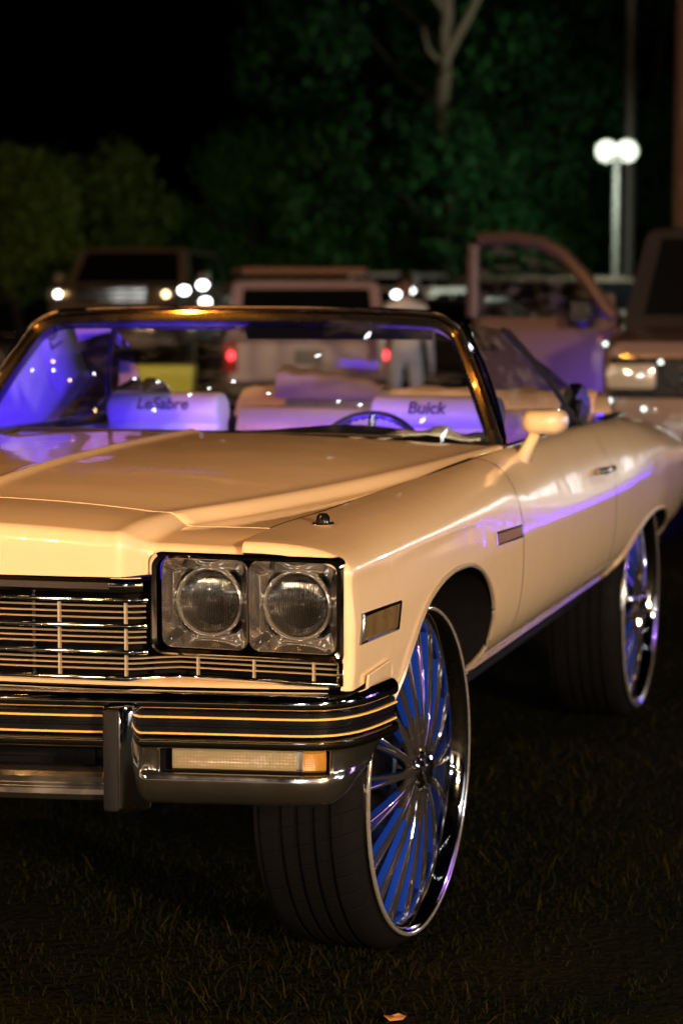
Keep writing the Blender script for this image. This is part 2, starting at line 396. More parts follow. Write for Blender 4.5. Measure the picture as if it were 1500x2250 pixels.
# underbody, firewall & liner boxes
part(G().box(-.40,.40,-.86,-.6,.60,.70),'radiator_support',UNDER,smooth=False)
ub=G().box(-.80,.80,-.598,4.6,.50,.56)
part(ub,'underbody',UNDER,smooth=False)
for s_ in (.46,-.46): part(G().box(s_-.04,s_+.04,-.1,4.5,.46,.52),'chassis_rail',UNDER,smooth=False)
part(G().tube([(-.66,3.15,.455),(.66,3.15,.455)],.05,10),'axle',UNDER); part(G().tube([(-.66,0,.455),(-.3,0,.50),(.3,0,.50),(.66,0,.455)],.045,10),'axle',UNDER)
for s in CARSIDES:
    part(G().box(min(s*.50,s*.57),max(s*.50,s*.57),-.60,.55,.561,1.05),'inner_fender',UNDER,smooth=False)
    part(G().box(min(s*.52,s*.58),max(s*.52,s*.58),2.55,3.75,.561,.95),'inner_fender',UNDER,smooth=False)

# ---- hood
T_crest=[(-.97,1.180),(-.70,1.190),(-.49,1.209),(-.14,1.229),(.3,1.240),(.7,1.243),(1.1,1.240)]
T_ridX=[(-.97,.488),(-.74,.500),(-.45,.585),(-.09,.672),(.39,.775),(.8,.835),(1.05,.872)]
T_ridZ=[(-.97,1.152),(-.74,1.154),(-.45,1.158),(-.09,1.163),(.39,1.177),(.8,1.187),(1.05,1.193)]
def hood_z(x,y):
    ax_=abs(x); xr=smooth_tab(T_ridX,y); zr=smooth_tab(T_ridZ,y); zc=smooth_tab(T_crest,y); xs=smooth_tab(T_seamX,y); zs=smooth_tab(T_seamZ,y)
    drop=lerp(.026,.004,sstep(-.1,.9,y))
    if ax_<=xr:
        u=ax_/xr; z=zr+(zc-.010-zr)*(1-u**2.2)
        z+=.010*math.exp(-(ax_/.022)**2)                      # centre wind split
        e=(xr-ax_)/.05
        if e<1: z+=.004*(1-e)**2
        return z
    b=lerp(.055,.02,sstep(.2,.95,y)); t=(ax_-xr)/b
    zv=min(zr,zs)-drop*.6
    if t<1:
        return lerp(zr+.004, zr-drop, sstep(0,1,t))
    t2=(ax_-xr-b)/max(.005,xs-xr-b); return lerp(zr-drop, zs, sstep(0,1,min(1,t2)))
def cowl_y(x): return .80+.25*(abs(x)/.88)**2
def xgrid(y, xmax):
    xr=smooth_tab(T_ridX,y); xs=[0]+[.045*(i/6)**1.3 for i in range(1,7)]
    xs+=[lerp(.045,xr-.05,i/16) for i in range(1,17)]+[xr-.05*(1-i/4) for i in range(1,5)]
    b=lerp(.055,.02,sstep(.2,.95,y)); b=min(b,max(.004,xmax-xr-.004))
    xs+=[xr+b*i/6 for i in range(1,7)]+[lerp(xr+b,xmax,i/6) for i in range(1,7)]
    return xs
rows=[]
NY=48
for j in range(NY+1):
    t=j/NY; row=[]
    yy=lerp(-.682,.80,t); base=xgrid(yy,smooth_tab(T_seamX,yy)-.004)
    half=[]
    for x in base:
        y=lerp(-.682,cowl_y(x),t); xs=x/(smooth_tab(T_seamX,yy)-.004)*(smooth_tab(T_seamX,y)-.004) if t>.3 else x
        half.append((xs,y,hood_z(xs,y)))
    row=[(-x,y,z) for x,y,z in reversed(half[1:])]+half
    rows.append(row)
# rolled front and rear lips
rows.insert(0,[(x,y-.002,z-.006) for x,y,z in rows[0]]); rows.insert(0,[(x,y+.012,z-.02) for x,y,z in rows[0]])
rows.append([(x,y+.004,z-.008) for x,y,z in rows[-1]]); rows.append([(x,y-.01,z-.03) for x,y,z in rows[-1]])
part(G().grid(rows),'hood',PAINT,angle=60)

# ---- header panel above grille and headlights
def face_y(x):
    a=abs(x); c=-1.0+.15*a*a; o=-.893+.01*(a-.55)
    return lerp(c,o,sstep(.498,.558,a))
def head_bot(x): return lerp(1.046,1.099,sstep(.5545,.5575,abs(x)))
hx=[0,.01,.022,.034,.045]+[lerp(.045,.46,i/14) for i in range(1,15)]+[.475,.488,.495,.505,.515,.525,.535,.545,.5535,.5585,.565,.58]+[lerp(.58,.757,i/9) for i in range(1,10)]
rows=[]
def header_col(x):
    yf=face_y(x); zb=head_bot(x); zt=hood_z(x,-.69) ; zt2=lerp(hood_z(x,-.88),hood_z(x,-.80),.3)-.008
    R_=lerp(.032,.026,sstep(.5,.56,abs(x)))
    pts=[(-.675,zt-.02),(-.690,zt-.006),(-.692,zt)]
    yk=yf+R_; zk=zt2-.006
    for t in (.2,.4,.6,.8): pts.append((lerp(-.692,yk,t), lerp(zt,zk,t)+.004*sin(pi*t)))
    for a in range(0,91,15):
        pts.append((yk-R_*sin(radians(a)), zk-R_*(1-cos(radians(a)))))
    z1=zk-R_
    for t in (.3,.65,1.0): pts.append((yf, lerp(z1,zb,t)))
    pts.append((yf+.02,zb-.001))
    return pts
half=[[(x,y,z) for y,z in header_col(x)] for x in hx]
full=[[(-x,y,z) for x,y,z in c] for c in reversed(half[1:])]+half
part(G().grid(full),'header_panel',PAINT,angle=50)

# chrome moulding under the header, with end tip
def bar_sweep(path, prof):
    # path: plan points (x,y); prof: list of (out,z). out is measured to the front
    g_=G(); rows=[]
    n=len(path)
    for i,(x,y) in enumerate(path):
        x0,y0=path[max(0,i-1)]; x1,y1=path[min(n-1,i+1)]; tx,ty=x1-x0,y1-y0; L=sqrt(tx*tx+ty*ty); nx,ny=ty/L,-tx/L
        rows.append([(x+nx*o,y+ny*o,z) for o,z in prof])
    g_.grid(rows,cv=True); g_.cap(rows[0]); g_.cap(rows[-1]); return g_
def gy(x):   # grille plan line
    a=abs(x); c=-.985+.12*a*a; o=-.893; return lerp(c,o,sstep(.515,.63,a))
mp=[(x,gy(x)-.012) for x in [lerp(-.487,.487,i/20) for i in range(21)]]
part(bar_sweep(mp,[(-.02,1.043),(.006,1.043),(.012,1.036),(.012,1.022),(.006,1.0145),(-.02,1.0145)]),'grille_header_moulding',DARKCH,angle=30)
for s in CARSIDES:
    tp=[(s*x,gy(x)-.014) for x in (.489,.505,.52,.535,.549)]
    if s<0: tp=tp[::-1]
    part(bar_sweep(tp,[(-.02,1.045),(.010,1.045),(.020,1.037),(.022,1.029),(.018,1.018),(.006,1.0125),(-.02,1.0125)]),'moulding_end_tip',CHROME)

# ---- grille
gb=G(); P=[lerp(-.56,.56,i/30) for i in range(31)]
gb.grid([[(x,gy(x)+.075,1.03) for x in P],[(x,gy(x)+.075,.815) for x in P]])
P2=[.55,.65,.75,.85,.975]
for s in CARSIDES: gb.grid([[(s*x,gy(x)+.05,.90) for x in P2],[(s*x,gy(x)+.05,.815) for x in P2]])
gb.grid([[(x,gy(x)+.08,1.03) for x in P],[(x,gy(x)+.0,1.046) for x in P]])
gb.grid([[(x,gy(x)+.08,.818) for x in P],[(x,gy(x)-.02,.812) for x in P]])
GRILLE=part(gb,'grille',CAVITY)
rows_z=[(.9966,'thick'),(.9828,'thin'),(.9699,'thin'),(.9571,'thin'),(.9412,'thick'),(.9274,'thin'),(.9155,'thin'),(.9036,'thin'),(.8847,'thick'),(.8698,'thin'),(.8589,'thin'),(.8470,'thin'),(.8285,'thick')]
def barprof(h,d): return [(-d,-h),(0,-h),(.002,-h*.5),(.0025,0),(.002,h*.5),(0,h),(-d,h)]
for k,(z,kd) in enumerate(rows_z):
    lo = k>=9
    xe=.968 if lo else .553
    xs=sorted(set([round(lerp(-xe,xe,i/44),4) for i in range(45)]+[s*q for s in (1,-1) for q in (.49,.505,.52,.535,.55)]))
    h,d,o=(.0053,.018,.010) if kd=='thick' else (.0017,.007,0)
    g_=bar_sweep([(x,gy(x)) for x in xs],[(a+o,z+b) for a,b in barprof(h,d)])
    b_=g_.obj('grille_bar',CHROME if kd=='thick' else BARGOLD,GRILLE,angle=40)
for xv in (-.514,-.367,-.22,-.0735,.0735,.22,.367,.514):
    g_=G().box(xv-.0022,xv+.0022,gy(xv)-.0035,gy(xv)+.007,.828,.998); g_.obj('grille_upright',BARGOLD,GRILLE,smooth=False)
for xv in (-.147*2,-.147,0,.147,.147*2):
    g_=G().box(xv-.004,xv+.004,gy(xv)+.035,gy(xv)+.05,.822,1.01); g_.obj('grille_support',DARKCH,GRILLE,smooth=False)
for s in CARSIDES:
    for xv in (.655,.782,.915):
        x_=s*xv; g_=G().box(x_-.0022,x_+.0022,gy(xv)-.0035,gy(xv)+.007,.826,.873); g_.obj('grille_upright',BARGOLD,GRILLE,smooth=False)

# ---- headlight bezels and lamps
for s in CARSIDES:
    o=rrect(.769,.987,.217,.111,(.022,.03,.03,.016),8); i_=rrect(.769,.987,.202,.098,(.02,.026,.026,.014),8)
    m_=rrect(.769,.987,.211,.106,(.022,.03,.03,.016),8)
    rows=[[(s*x,-.885,z) for x,z in o],[(s*x,-.908,z) for x,z in o],[(s*x,-.913,z) for x,z in m_],[(s*x,-.908,z) for x,z in i_],[(s*x,-.885,z) for x,z in i_]]
    bez=part(G().grid(rows,cv=True),'headlight_bezel',CHROME,angle=40)
    bp_=G().box(min(s*.572,s*.967),max(s*.572,s*.967),-.846,-.840,.888,1.086); bp_.obj('bezel_backing',BLACK,bez,smooth=False)
    # vertical trim continuing down beside the lower grille
    vt=G(); vt.grid([[(s*x,y,z) for x,y in ((.970,-.885),(.970,-.905),(.976,-.909),(.984,-.905),(.986,-.885))] for z in (.876,.85,.826)]); vt.obj('corner_trim',CHROME,bez,solid=.002)
    for hxp in (.674,.872):
        sq=[(x,z) for x,z in rrect(0,0,.0958,.0950,.022,8)]
        n=len(sq)
        def circ(r): return [(r*cos(atan2(z,x)),r*sin(atan2(z,x))) for x,z in sq]
        cx_,cz_=s*hxp,.988
        loops=[(-.9015,[(x,z) for x,z in rrect(0,0,.0980,.0970,.023,8)]),(-.9035,sq),(-.897,[(x*.965,z*.965) for x,z in sq]),(-.884,[(lerp(x*.95,c[0],.22),lerp(z*.95,c[1],.22)) for (x,z),c in zip(sq,circ(.083))]),(-.872,[(lerp(x*.94,c[0],.5),lerp(z*.94,c[1],.5)) for (x,z),c in zip(sq,circ(.083))]),(-.863,[(lerp(x*.94,c[0],.8),lerp(z*.94,c[1],.8)) for (x,z),c in zip(sq,circ(.083))]),(-.858,circ(.0820)),(-.850,circ(.0790))]
        hl=part(G().grid([[(cx_+x,y,cz_+z) for x,z in L] for y,L in loops],cv=True),'headlight',BUCKET,angle=50)
        bk=G().lathe([(.0795,-.862),(.0795,-.850),(.070,-.850)],40,'Y',(cx_,0,cz_)); bk.obj('black_ring',BLACK,hl)
        rg=G().lathe([(.0765,-.855),(.0765,-.872),(.0745,-.877),(.0715,-.878),(.0690,-.875),(.0675,-.868)],48,'Y',(cx_,0,cz_)); rg.obj('trim_ring',RINGM,hl,angle=60)
        prof=[(.0680*sin(q*pi/2/8),-.869-.0145*cos(q*pi/2/8)) for q in range(9)]
        back=[(.0680*sin(q*pi/2/8),-.866-.0125*cos(q*pi/2/8)) for q in range(8,-1,-1)]
        ln=G().lathe(prof+back,48,'Y',(cx_,0,cz_)); ln.obj('lens',LENS,hl,angle=80)
        rf=G().lathe([(.0005,-.818),(.02,-.8215),(.04,-.834),(.055,-.848),(.0675,-.866)],40,'Y',(cx_,0,cz_)); rf.obj('reflector',REFL,hl,angle=80)
        bl=G().sphere((cx_,-.842,cz_),.010,12,8).lathe([(.0005,-.858),(.011,-.857),(.011,-.851),(.012,-.850)],20,'Y',(cx_,0,cz_)); bl.obj('bulb_shield',CHROME,hl)
        for (a,b) in ((0,.0795),(.0795,.01)): G().lathe([(.0005,-.870),(.0035,-.869),(.0035,-.860)],10,'Y',(cx_+a,0,cz_+b)).obj('adjuster_screw',DARKCH,hl)

# ---- front bumper
BP=[(0,-1.075),(.12,-1.068),(.25,-1.05),(.38,-1.03),(.5,-1.006),(.6,-.985),(.7,-.967),(.8,-.950),(.88,-.937),(.925,-.925),(.955,-.910),(.980,-.885),(.998,-.855),(1.012,-.82),(1.024,-.77),(1.034,-.70),(1.038,-.665)]
def dens(path,k):
    out=[]
    for a,b in zip(path,path[1:]):
        for q in range(k): out.append((lerp(a[0],b[0],q/k),lerp(a[1],b[1],q/k)))
    return out+[path[-1]]
def smooth_path(p,it=2):
    for _ in range(it): p=[p[0]]+[((a[0]+2*b[0]+c[0])/4,(a[1]+2*b[1]+c[1])/4) for a,b,c in zip(p,p[1:],p[2:])]+[p[-1]]
    return p
BPD=smooth_path(dens(BP,4),6)
full=[(-x,y) for x,y in reversed(BPD[1:])]+BPD
bprof=[(-.105,.8115),(-.05,.8095),(-.022,.8075),(-.010,.804),(-.003,.797),(0,.787),(-.001,.777),(-.006,.771),(-.016,.768),(-.016,.713),(-.006,.710),(0,.704),(.001,.696),(-.003,.688),(-.012,.683),(-.05,.681),(-.105,.681)]
BUMP=part(bar_sweep(full,bprof),'front_bumper',CHROME,angle=35)
rub=bar_sweep(full[1:-1],[(-.016,.7685),(-.008,.7675),(-.005,.764),(-.005,.741),(-.0085,.739),(-.0085,.735),(-.005,.733),(-.005,.7165),(-.008,.7135),(-.016,.7125)]); rub.obj('rub_strip',BLACK,BUMP,angle=35)
for z,o in ((.7545,.0005),(.7195,-.0005)):  # gold lines; their warm reflection is put into a mostly diffuse yellow
    bar_sweep(full[1:-1],[(o-.008,z-.0022),(o,z-.0018),(o+.001,z),(o,z+.0018),(o-.008,z+.0022)]).obj('gold_line',mat('gold_glint_paint',(.90,.60,.16),.35,metal=.15) if z>.74 else bpy.data.materials['gold_glint_paint'],BUMP)
# filler strip in body colour
fp=[(x,-1.0+.13*x*x) for x in [lerp(-.945,.945,i/50) for i in range(51)]]
part(bar_sweep(fp,[(-.07,.823),(-.008,.8215),(-.002,.818),(-.004,.8135),(-.07,.8125)]),'bumper_filler',PAINT)
# lower centre bar, apron ends with lamp openings
cen=[p for p in full if abs(p[0])<=.515]
part(bar_sweep(cen,[(-.06,.637),(-.02,.637),(-.004,.632),(.002,.622),(.002,.612),(-.004,.606),(-.004,.600),(.003,.596),(.004,.585),(-.004,.572),(-.02,.565),(-.06,.563)]),'lower_bumper_bar',CHROME_W,angle=30)
part(bar_sweep([p for p in full if abs(p[0])<=.505],[(-.175,.690),(-.17,.690),(-.17,.628),(-.175,.628)]),'bumper_opening',CAVITY)
for s in CARSIDES:
    seg=[p for p in BPD if p[0]>=.545]
    # shorten the wrap a little below the bar
    L=[0]
    for a,b in zip(seg,seg[1:]): L.append(L[-1]+sqrt((a[0]-b[0])**2+(a[1]-b[1])**2))
    cut=[p for p,l in zip(seg,L) if l<.62]; Lc=L[:len(cut)]
    x_open0,x_open1=.045,.425        # along the path
    zr=[(.690,-.004),(.687,-.006),(.680,-.008),(.660,-.009),(.640,-.010),(.634,-.008),(.628,-.004),(.615,-.003),(.594,-.006),(.574,-.016),(.562,-.032),(.556,-.055)]
    def pt(i,o,z,inset=0):
        n=len(seg); x,y=seg[i]; x0,y0=seg[max(0,i-1)]; x1,y1=seg[min(n-1,i+1)]; tx,ty=x1-x0,y1-y0; l=sqrt(tx*tx+ty*ty); nx,ny=ty/l,-tx/l
        k=sstep(.40,.62,L[i]); o2=o-.045*k*max(0,min(1,(.69-z)/.10)); zz=z+ (.03*k*max(0,(.66-z)/.1))
        return (s*(x+nx*o2),y+ny*o2,zz)
    n=len(cut); V=[];Fc=[]
    for i in range(n):
        for z,o in zr: V.append(pt(i,o,z))
    m_=len(zr)
    for i in range(n-1):
        for j in range(m_-1):
            zc=(zr[j][0]+zr[j+1][0])/2; lc=(Lc[i]+Lc[i+1])/2
            if x_open0<lc<x_open1 and .634<zc<.687: continue
            Fc.append((i*m_+j,i*m_+j+1,(i+1)*m_+j+1,(i+1)*m_+j))
    apr=cp(mk('bumper_apron',V,Fc,CHROME_W,angle=40,solid=.012))
    idx=[i for i in range(n) if x_open0-.02<Lc[i]<x_open1+.03]
    rec=G().grid([[pt(i,-.045,z) for z in (.692,.66,.628)] for i in idx]); rec.obj('lamp_recess',CAVITY,apr)
    def lensrows(l0,l1,o):
        ii=[i for i in range(n) if l0<=Lc[i]<=l1]
        return [[pt(i,-.040,.6845),pt(i,o-.006,.6835),pt(i,o,.679),pt(i,o+.001,.66),pt(i,o,.642),pt(i,o-.006,.6365),pt(i,-.040,.6355)] for i in ii]
    for l0,l1,mt_,nm in ((.062,.348,CLEARL,'signal_lens'),(.345,.420,AMBER,'amber_lens')):
        r_=lensrows(l0,l1,-.020); q=G().grid(r_); q.cap(r_[0]); q.cap(r_[-1]); q.obj(nm,mt_,apr,angle=40)
    r_=lensrows(.055,.423,-.034); G().grid(r_).obj('signal_reflector',mat('signal_reflector',(.55,.55,.52),.3,metal=.6) if s>0 else bpy.data.materials['signal_reflector'],apr)
    # bumper guard
    gx=.522; gyv=-1.004
    pr=[(gx-.030,gyv+.06),(gx-.030,gyv-.030),(gx-.024,gyv-.040),(gx+.014,gyv-.036),(gx+.024,gyv-.026),(gx+.040,gyv+.02),(gx+.044,gyv+.06)]
    rows=[]
    for z,k in ((.545,.55),(.550,.8),(.565,1.),(.68,1.),(.765,1.),(.779,.92),(.785,.6),(.786,.3)):
        rows.append([(s*(gx+(x-gx)*(.85+.15*k)), gyv+.06-(gyv+.06-y)*k, z) for x,y in pr])
    g_=G().grid(rows,cv=True); g_.cap(rows[0]); g_.cap(rows[-1]); gd=part(g_,'bumper_guard',CHROME,angle=35)
    ri=rrect(gx-.006,.667,.0165,.108,.006,4); rows=[[(s*x,gyv-.030,z) for x,z in ri],[(s*x,gyv-.0445,z) for x,z in ri],[(s*(gx-.006+(x-gx+.006)*.8),gyv-.047,.667+(z-.667)*.98) for x,z in ri]]
    g_=G().grid(rows,cv=True); g_.cap(rows[-1]); g_.obj('rubber_pad',RUBBER,gd,angle=40)
    rows=[[(s*(x+.001),gyv-.0472,z) for x,z in rrect(gx-.006,.667,.0012,.10,.001,2)],[(s*x,gyv-.0485,z) for x,z in rrect(gx-.006,.667,.0008,.098,.0008,2)]]
    # side marker lamp on the fender
    def side(y,z,o=0): return (s*(interp(T_low,z)*smooth_tab(T_kx,y)+o),y,z)
    co=[(-.835,.972),(-.525,.958),(-.545,.893),(-.855,.907)]
    def inset(c,k):
        mx=sum(a for a,_ in c)/4; mz=sum(b for _,b in c)/4; return [(mx+(a-mx)*(1-k*.22),mz+(b-mz)*(1-k)) for a,b in c]
    def ring(c,o,nn=5):
        out=[]
        for q in range(4):
            a,b=c[q],c[(q+1)%4]
            for t in range(nn): out.append(side(lerp(a[0],b[0],t/nn),lerp(a[1],b[1],t/nn),o))
        return out
    rows=[ring(co,-.004),ring(co,.004),ring(inset(co,.08),.0065),ring(inset(co,.20),.0055),ring(inset(co,.22),.001)]
    smk=part(G().grid(rows,cv=True),'side_marker',DARKCH,angle=30)
    ci=inset(co,.22); rows=[[side(lerp(lerp(ci[0][0],ci[1][0],u/10),lerp(ci[3][0],ci[2][0],u/10),v/3),lerp(lerp(ci[0][1],ci[1][1],u/10),lerp(ci[3][1],ci[2][1],u/10),v/3),.0028+(.0010 if u in (0,1,2) else 0)) for v in range(4)] for u in range(11)]
    G().grid(rows).obj('marker_lens',SMOKE,smk)
    G().grid([[ (p[0]-s*.003+s*0,p[1],p[2]) for p in r] for r in rows]).obj('marker_reflector',REFL,smk)
    # bumper end filler flap
    fl=[side(-.80,.835,.004),side(-.61,.838,.004),side(-.635,.762,.004),side(-.80,.76,.004)]
    part(G().add(fl,[(0,1,2,3)]),'bumper_end_filler',PAINT,solid=.006,bevel=.002,smooth=False,offset=1.0)
    # front-fender ventiport
    vc=[(.435,1.008),(.755,.996),(.755,.960),(.435,.971)]
    rows=[ring(vc,-.003),ring(vc,.005),ring(inset(vc,.12),.0065),ring(inset(vc,.26),.005),ring(inset(vc,.28),.001)]
    vp=part(G().grid(rows,cv=True),'fender_vent',CHROME,angle=30)
    ci=inset(vc,.28); g_=G().add([side(a,b,.0016) for a,b in ci],[(0,1,2,3)]); g_.obj('vent_insert',mat('vent_insert',(.16,.085,.04),.55) if s>0 else bpy.data.materials['vent_insert'],vp,smooth=False)
    # door handle
    dh=G(); zc=1.046; xb=.992
    dh.tube([(s*(xb+.004),1.96,zc),(s*(xb+.028),1.985,zc+.001),(s*(xb+.030),2.05,zc+.002),(s*(xb+.028),2.115,zc+.001),(s*(xb+.004),2.14,zc)],[.010,.011,.010,.011,.010],10)
    hd=part(dh,'door_handle',CHROME)
    G().sphere((s*(xb-.002),2.17,zc-.01),(.006,.015,.015)).obj('handle_button',CHROME,hd)
    G().lathe([(.0005,.004),(.012,.003),(.014,0)],16,'X',(s*(.994),2.12,.985)).obj('door_lock',CHROME,hd)
    # belt moulding
    bl=[(s*(.880),y,1.1905-.004*(y-1.05)) for y in [lerp(1.06,2.2,i/12) for i in range(13)]]
    part(G().tube(bl,.006,8),'belt_moulding',CHROME)
# hood ornament (root just outside the frame, its tip over the header)
orn=G().lathe([(.0005,.0),(.022,.002),(.024,.006),(.010,.012),(.006,.03),(.005,.045)],24,'Z',(0,-.80,1.179)); orn.lathe([(.020,-.002),(.024,0),(.020,.002),(.016,0)],24,'Y',(0,-.80,1.245),closed=True)
part(orn,'hood_ornament',CHROME)
# antenna socket on the driver's fender
a_c=(.836,-.575,smooth_tab(T_seamZ,-.57)-.002)
an=G().lathe([(.0005,.003),(.026,.003),(.028,0),(.026,-.004)],20,'Z',(0,0,0)); an.V=[(a_c[0]+x*.9,a_c[1]+y*1.2,a_c[2]+z) for x,y,z in an.V]
ana=part(an,'antenna_base',CHROME)
G().lathe([(.0005,.024),(.009,.023),(.015,.016),(.017,.007),(.018,.002)],16,'Z',a_c).obj('antenna_cap',BLACK,ana)

# ---- windshield frame and glass
def ws(u,v):
    # u: -1..1 across, v: 0 base .. 1 top
    xb=.865*u; yb=.835+.235*abs(u)**2.0; zb=1.205-.012*u*u
    xt=.680*u; yt=1.165+.085*abs(u)**2.2; zt=1.580-.020*abs(u)**3
    x=lerp(xb,xt,v); bow=.018*sin(pi*v)
    return Vector((x+ (bow*.5 if u>0 else -bow*.5)*abs(u)**3, lerp(yb,yt,v)-bow, lerp(zb,zt,v)))
us=[lerp(-.975,.975,i/40) for i in range(41)]; vs=[lerp(.0,.955,i/14) for i in range(15)]
part(G().grid([[ws(u,v) for u in us] for v in vs]),'windshield',WINDSHIELD)
def frame_path(off=0.):
    p=[]
    for i in range(13): p.append(ws(-1-off,lerp(-.02,.86,i/12)))
    for a in range(1,8):
        t=a/8; p.append(ws(-1-off+ (1-cos(t*pi/2))*.11+off*t, .86+sin(t*pi/2)*(.14+off*.3)))
    for i in range(0,31): p.append(ws(lerp(-.89,.89,i/30),1+off*.3))
    q=[Vector((-v.x,v.y,v.z)) for v in reversed(p[:20])]
    return p+q
FP=frame_path()
def frame_sweep(path,prof):
    rows=[]; n=len(path)
    cen=Vector((0,1.05,1.38))
    for i,p in enumerate(path):
        t=(path[min(n-1,i+1)]-path[max(0,i-1)]).normalized()
        fwd=Vector((0,-.75,.45)); fwd=(fwd-t*fwd.dot(t)).normalized(); out=fwd.cross(t); 
        if out.dot(p-cen)<0: out=-out
        rows.append([p+out*o+fwd*f_ for o,f_ in prof])
    return G().grid(rows,cv=True)
wf=part(frame_sweep(FP,[(-.030,-.030),(-.034,.004),(-.012,.010),(.006,.012),(.016,.006),(.020,-.012),(.014,-.045),(-.02,-.05)]),'windshield_frame',BLACK,angle=40)
frame_sweep(FP,[(.008,.010),(.012,.016),(.019,.012),(.021,.002),(.016,.003)]).obj('frame_moulding',CHROME,wf)
frame_sweep(FP[2:-2],[(-.012,.008),(-.010,.014),(-.004,.015),(-.002,.011)]).obj('inner_moulding',mat('bronze_trim',(.22,.17,.13),.10,metal=1.0),wf)
# cowl seal and wipers
ck=G(); ck.grid([[(x,cowl_y(x)+.002,hood_z(min(abs(x),.85),min(cowl_y(x),1.0))-.012) for x in [lerp(-.86,.86,i/30) for i in range(31)]],[(x,cowl_y(x)+.06,1.192) for x in [lerp(-.86,.86,i/30) for i in range(31)]]])
part(ck,'cowl_panel',BLACK)
for x0,x1 in ((-.62,-.10),(.10,.62)):
    wp=G().tube([(x0,.93,1.222),(lerp(x0,x1,.5),.885,1.228),(x1,.875,1.226)],.005,6).tube([(x0,.93,1.222),(x0-.05,.90,1.20)],.008,6)
    part(wp,'wiper',SEAL)
# inside mirror and visors
vs_=[]
for (x0,x1) in ((.02,.60),(-.60,-.02)):
    g_=G(); rows=[]
    for i in range(9):
        x=lerp(x0,x1,i/8); rows.append([(x,1.205+.07*abs(x),1.548),(x,1.195+.07*abs(x),1.545),(x,1.235+.07*abs(x),1.497 if x0>0 else 1.525),(x,1.25+.07*abs(x),1.498 if x0>0 else 1.527),(x,1.245+.07*abs(x),1.53)])
    g_.grid(rows,cv=True); g_.cap(rows[0]); g_.cap(rows[-1]); part(g_,'sun_visor',DASH)
# side windows: door glass and quarter glass, both sides
for s in CARSIDES:
    A=[(.855,1.115,1.19),(.672,1.30,1.545),(.672,1.78,1.530),(.70,1.795,1.520),(.865,2.22,1.185)]
    g_=G(); nn=10
    def door_g(u,v):
        b=Vector((.872,lerp(1.12,2.26,u),1.175)); t_=Vector((.690,lerp(1.31,1.86,u),lerp(1.548,1.518,u)))
        p=b.lerp(t_,v); p.x+=.02*sin(pi*v); p.x*=s; return p
    dg=part(G().grid([[door_g(u/nn,v/nn) for u in range(nn+1)] for v in range(nn+1)]),'door_window',SIDEGLASS)
    G().tube([door_g(1.0,v/nn) for v in range(nn+1)],.010,6).obj('window_edge_seal',SEAL,dg)
    G().tube([door_g(0.0,v/nn) for v in range(nn+1)],.010,6).obj('pillar_trim',CHROME,dg)
    def q_g(u,v):
        b=Vector((.872,lerp(2.275,2.62,u),1.170)); t_=Vector((.705,lerp(1.875,2.02,u),lerp(1.515,1.46,u)))
        p=b.lerp(t_,v); p.x+=.02*sin(pi*v); p.y+=.06*sin(pi*v)*u; p.x*=s; return p
    qg=part(G().grid([[q_g(u/4,v/nn) for u in range(5)] for v in range(nn+1)]),'quarter_window',SIDEGLASS)
    G().tube([q_g(0,v/nn) for v in range(nn+1)],.007,6).obj('window_edge_seal',SEAL,qg)
    # door mirror
    mc=Vector((s*.985,1.13,1.262)); rows=[]
    for (y,k) in ((-.075,.02),(-.073,.35),(-.066,.62),(-.05,.84),(-.025,.96),(.0,1.0),(.03,1.0),(.05,.97)):
        rows.append([(mc.x+x*k,mc.y+y,mc.z+z*k) for x,z in rrect(0,0,.066,.037,.032,6)])
    g_=G().grid(rows,cv=True); g_.cap(rows[0]); mo=part(g_,'door_mirror',PAINT,angle=50)
    rr=[(x*.93,z*.90) for x,z in rrect(0,0,.066,.037,.032,6)]; G().add([(mc.x+x,mc.y+.046,mc.z+z) for x,z in rr],[tuple(range(len(rr)))]).obj('mirror_glass',REFL,mo)
    st=G(); rows=[]
    for t,wd,th in ((0,.085,.022),(.25,.05,.018),(.6,.030,.014),(1.0,.028,.014)):
        c_=Vector((s*.922,1.12,1.150)).lerp(Vector((s*.965,1.13,1.240)),t); rows.append([(c_.x+th*cos(a),c_.y+wd*sin(a),c_.z-.012*cos(a)*s) for a in [2*pi*q/12 for q in range(12)]])
    st.grid(rows,cv=True).obj('mirror_stem',PAINT,mo)

# ---- interior
dsh=G(); rows=[]
for i in range(21):
    x=lerp(-.82,.82,i/20); y0=.87+.22*(abs(x)/.86)**2; hump=.028*math.exp(-((x-.34)/.22)**2)
    rows.append([(x,y0,1.185),(x,y0+.10,1.200),(x,1.28,1.205+hump),(x,1.345,1.200+hump),(x,1.375,1.17+hump),(x,1.36,1.08),(x,1.33,.90)])
part(dsh.grid(rows),'dashboard',DASH)
cl=G(); rows=[]  # pale sheet on the dash stands for a white reflection in the windshield
for i in range(15):
    rows.append([(lerp(.42,.80,i/14),lerp(.98+.10*(i/14)**2,1.27,j/8),1.208+.014*sin(i*1.3+j*.9)*sin(j*.7)+.02*math.exp(-((i-8)/3)**2)) for j in range(9)])
part(cl.grid(rows),'dash_reflection',mat('reflection_white',(.75,.75,.74),.9,bump=.3,bscale=30),solid=.003)
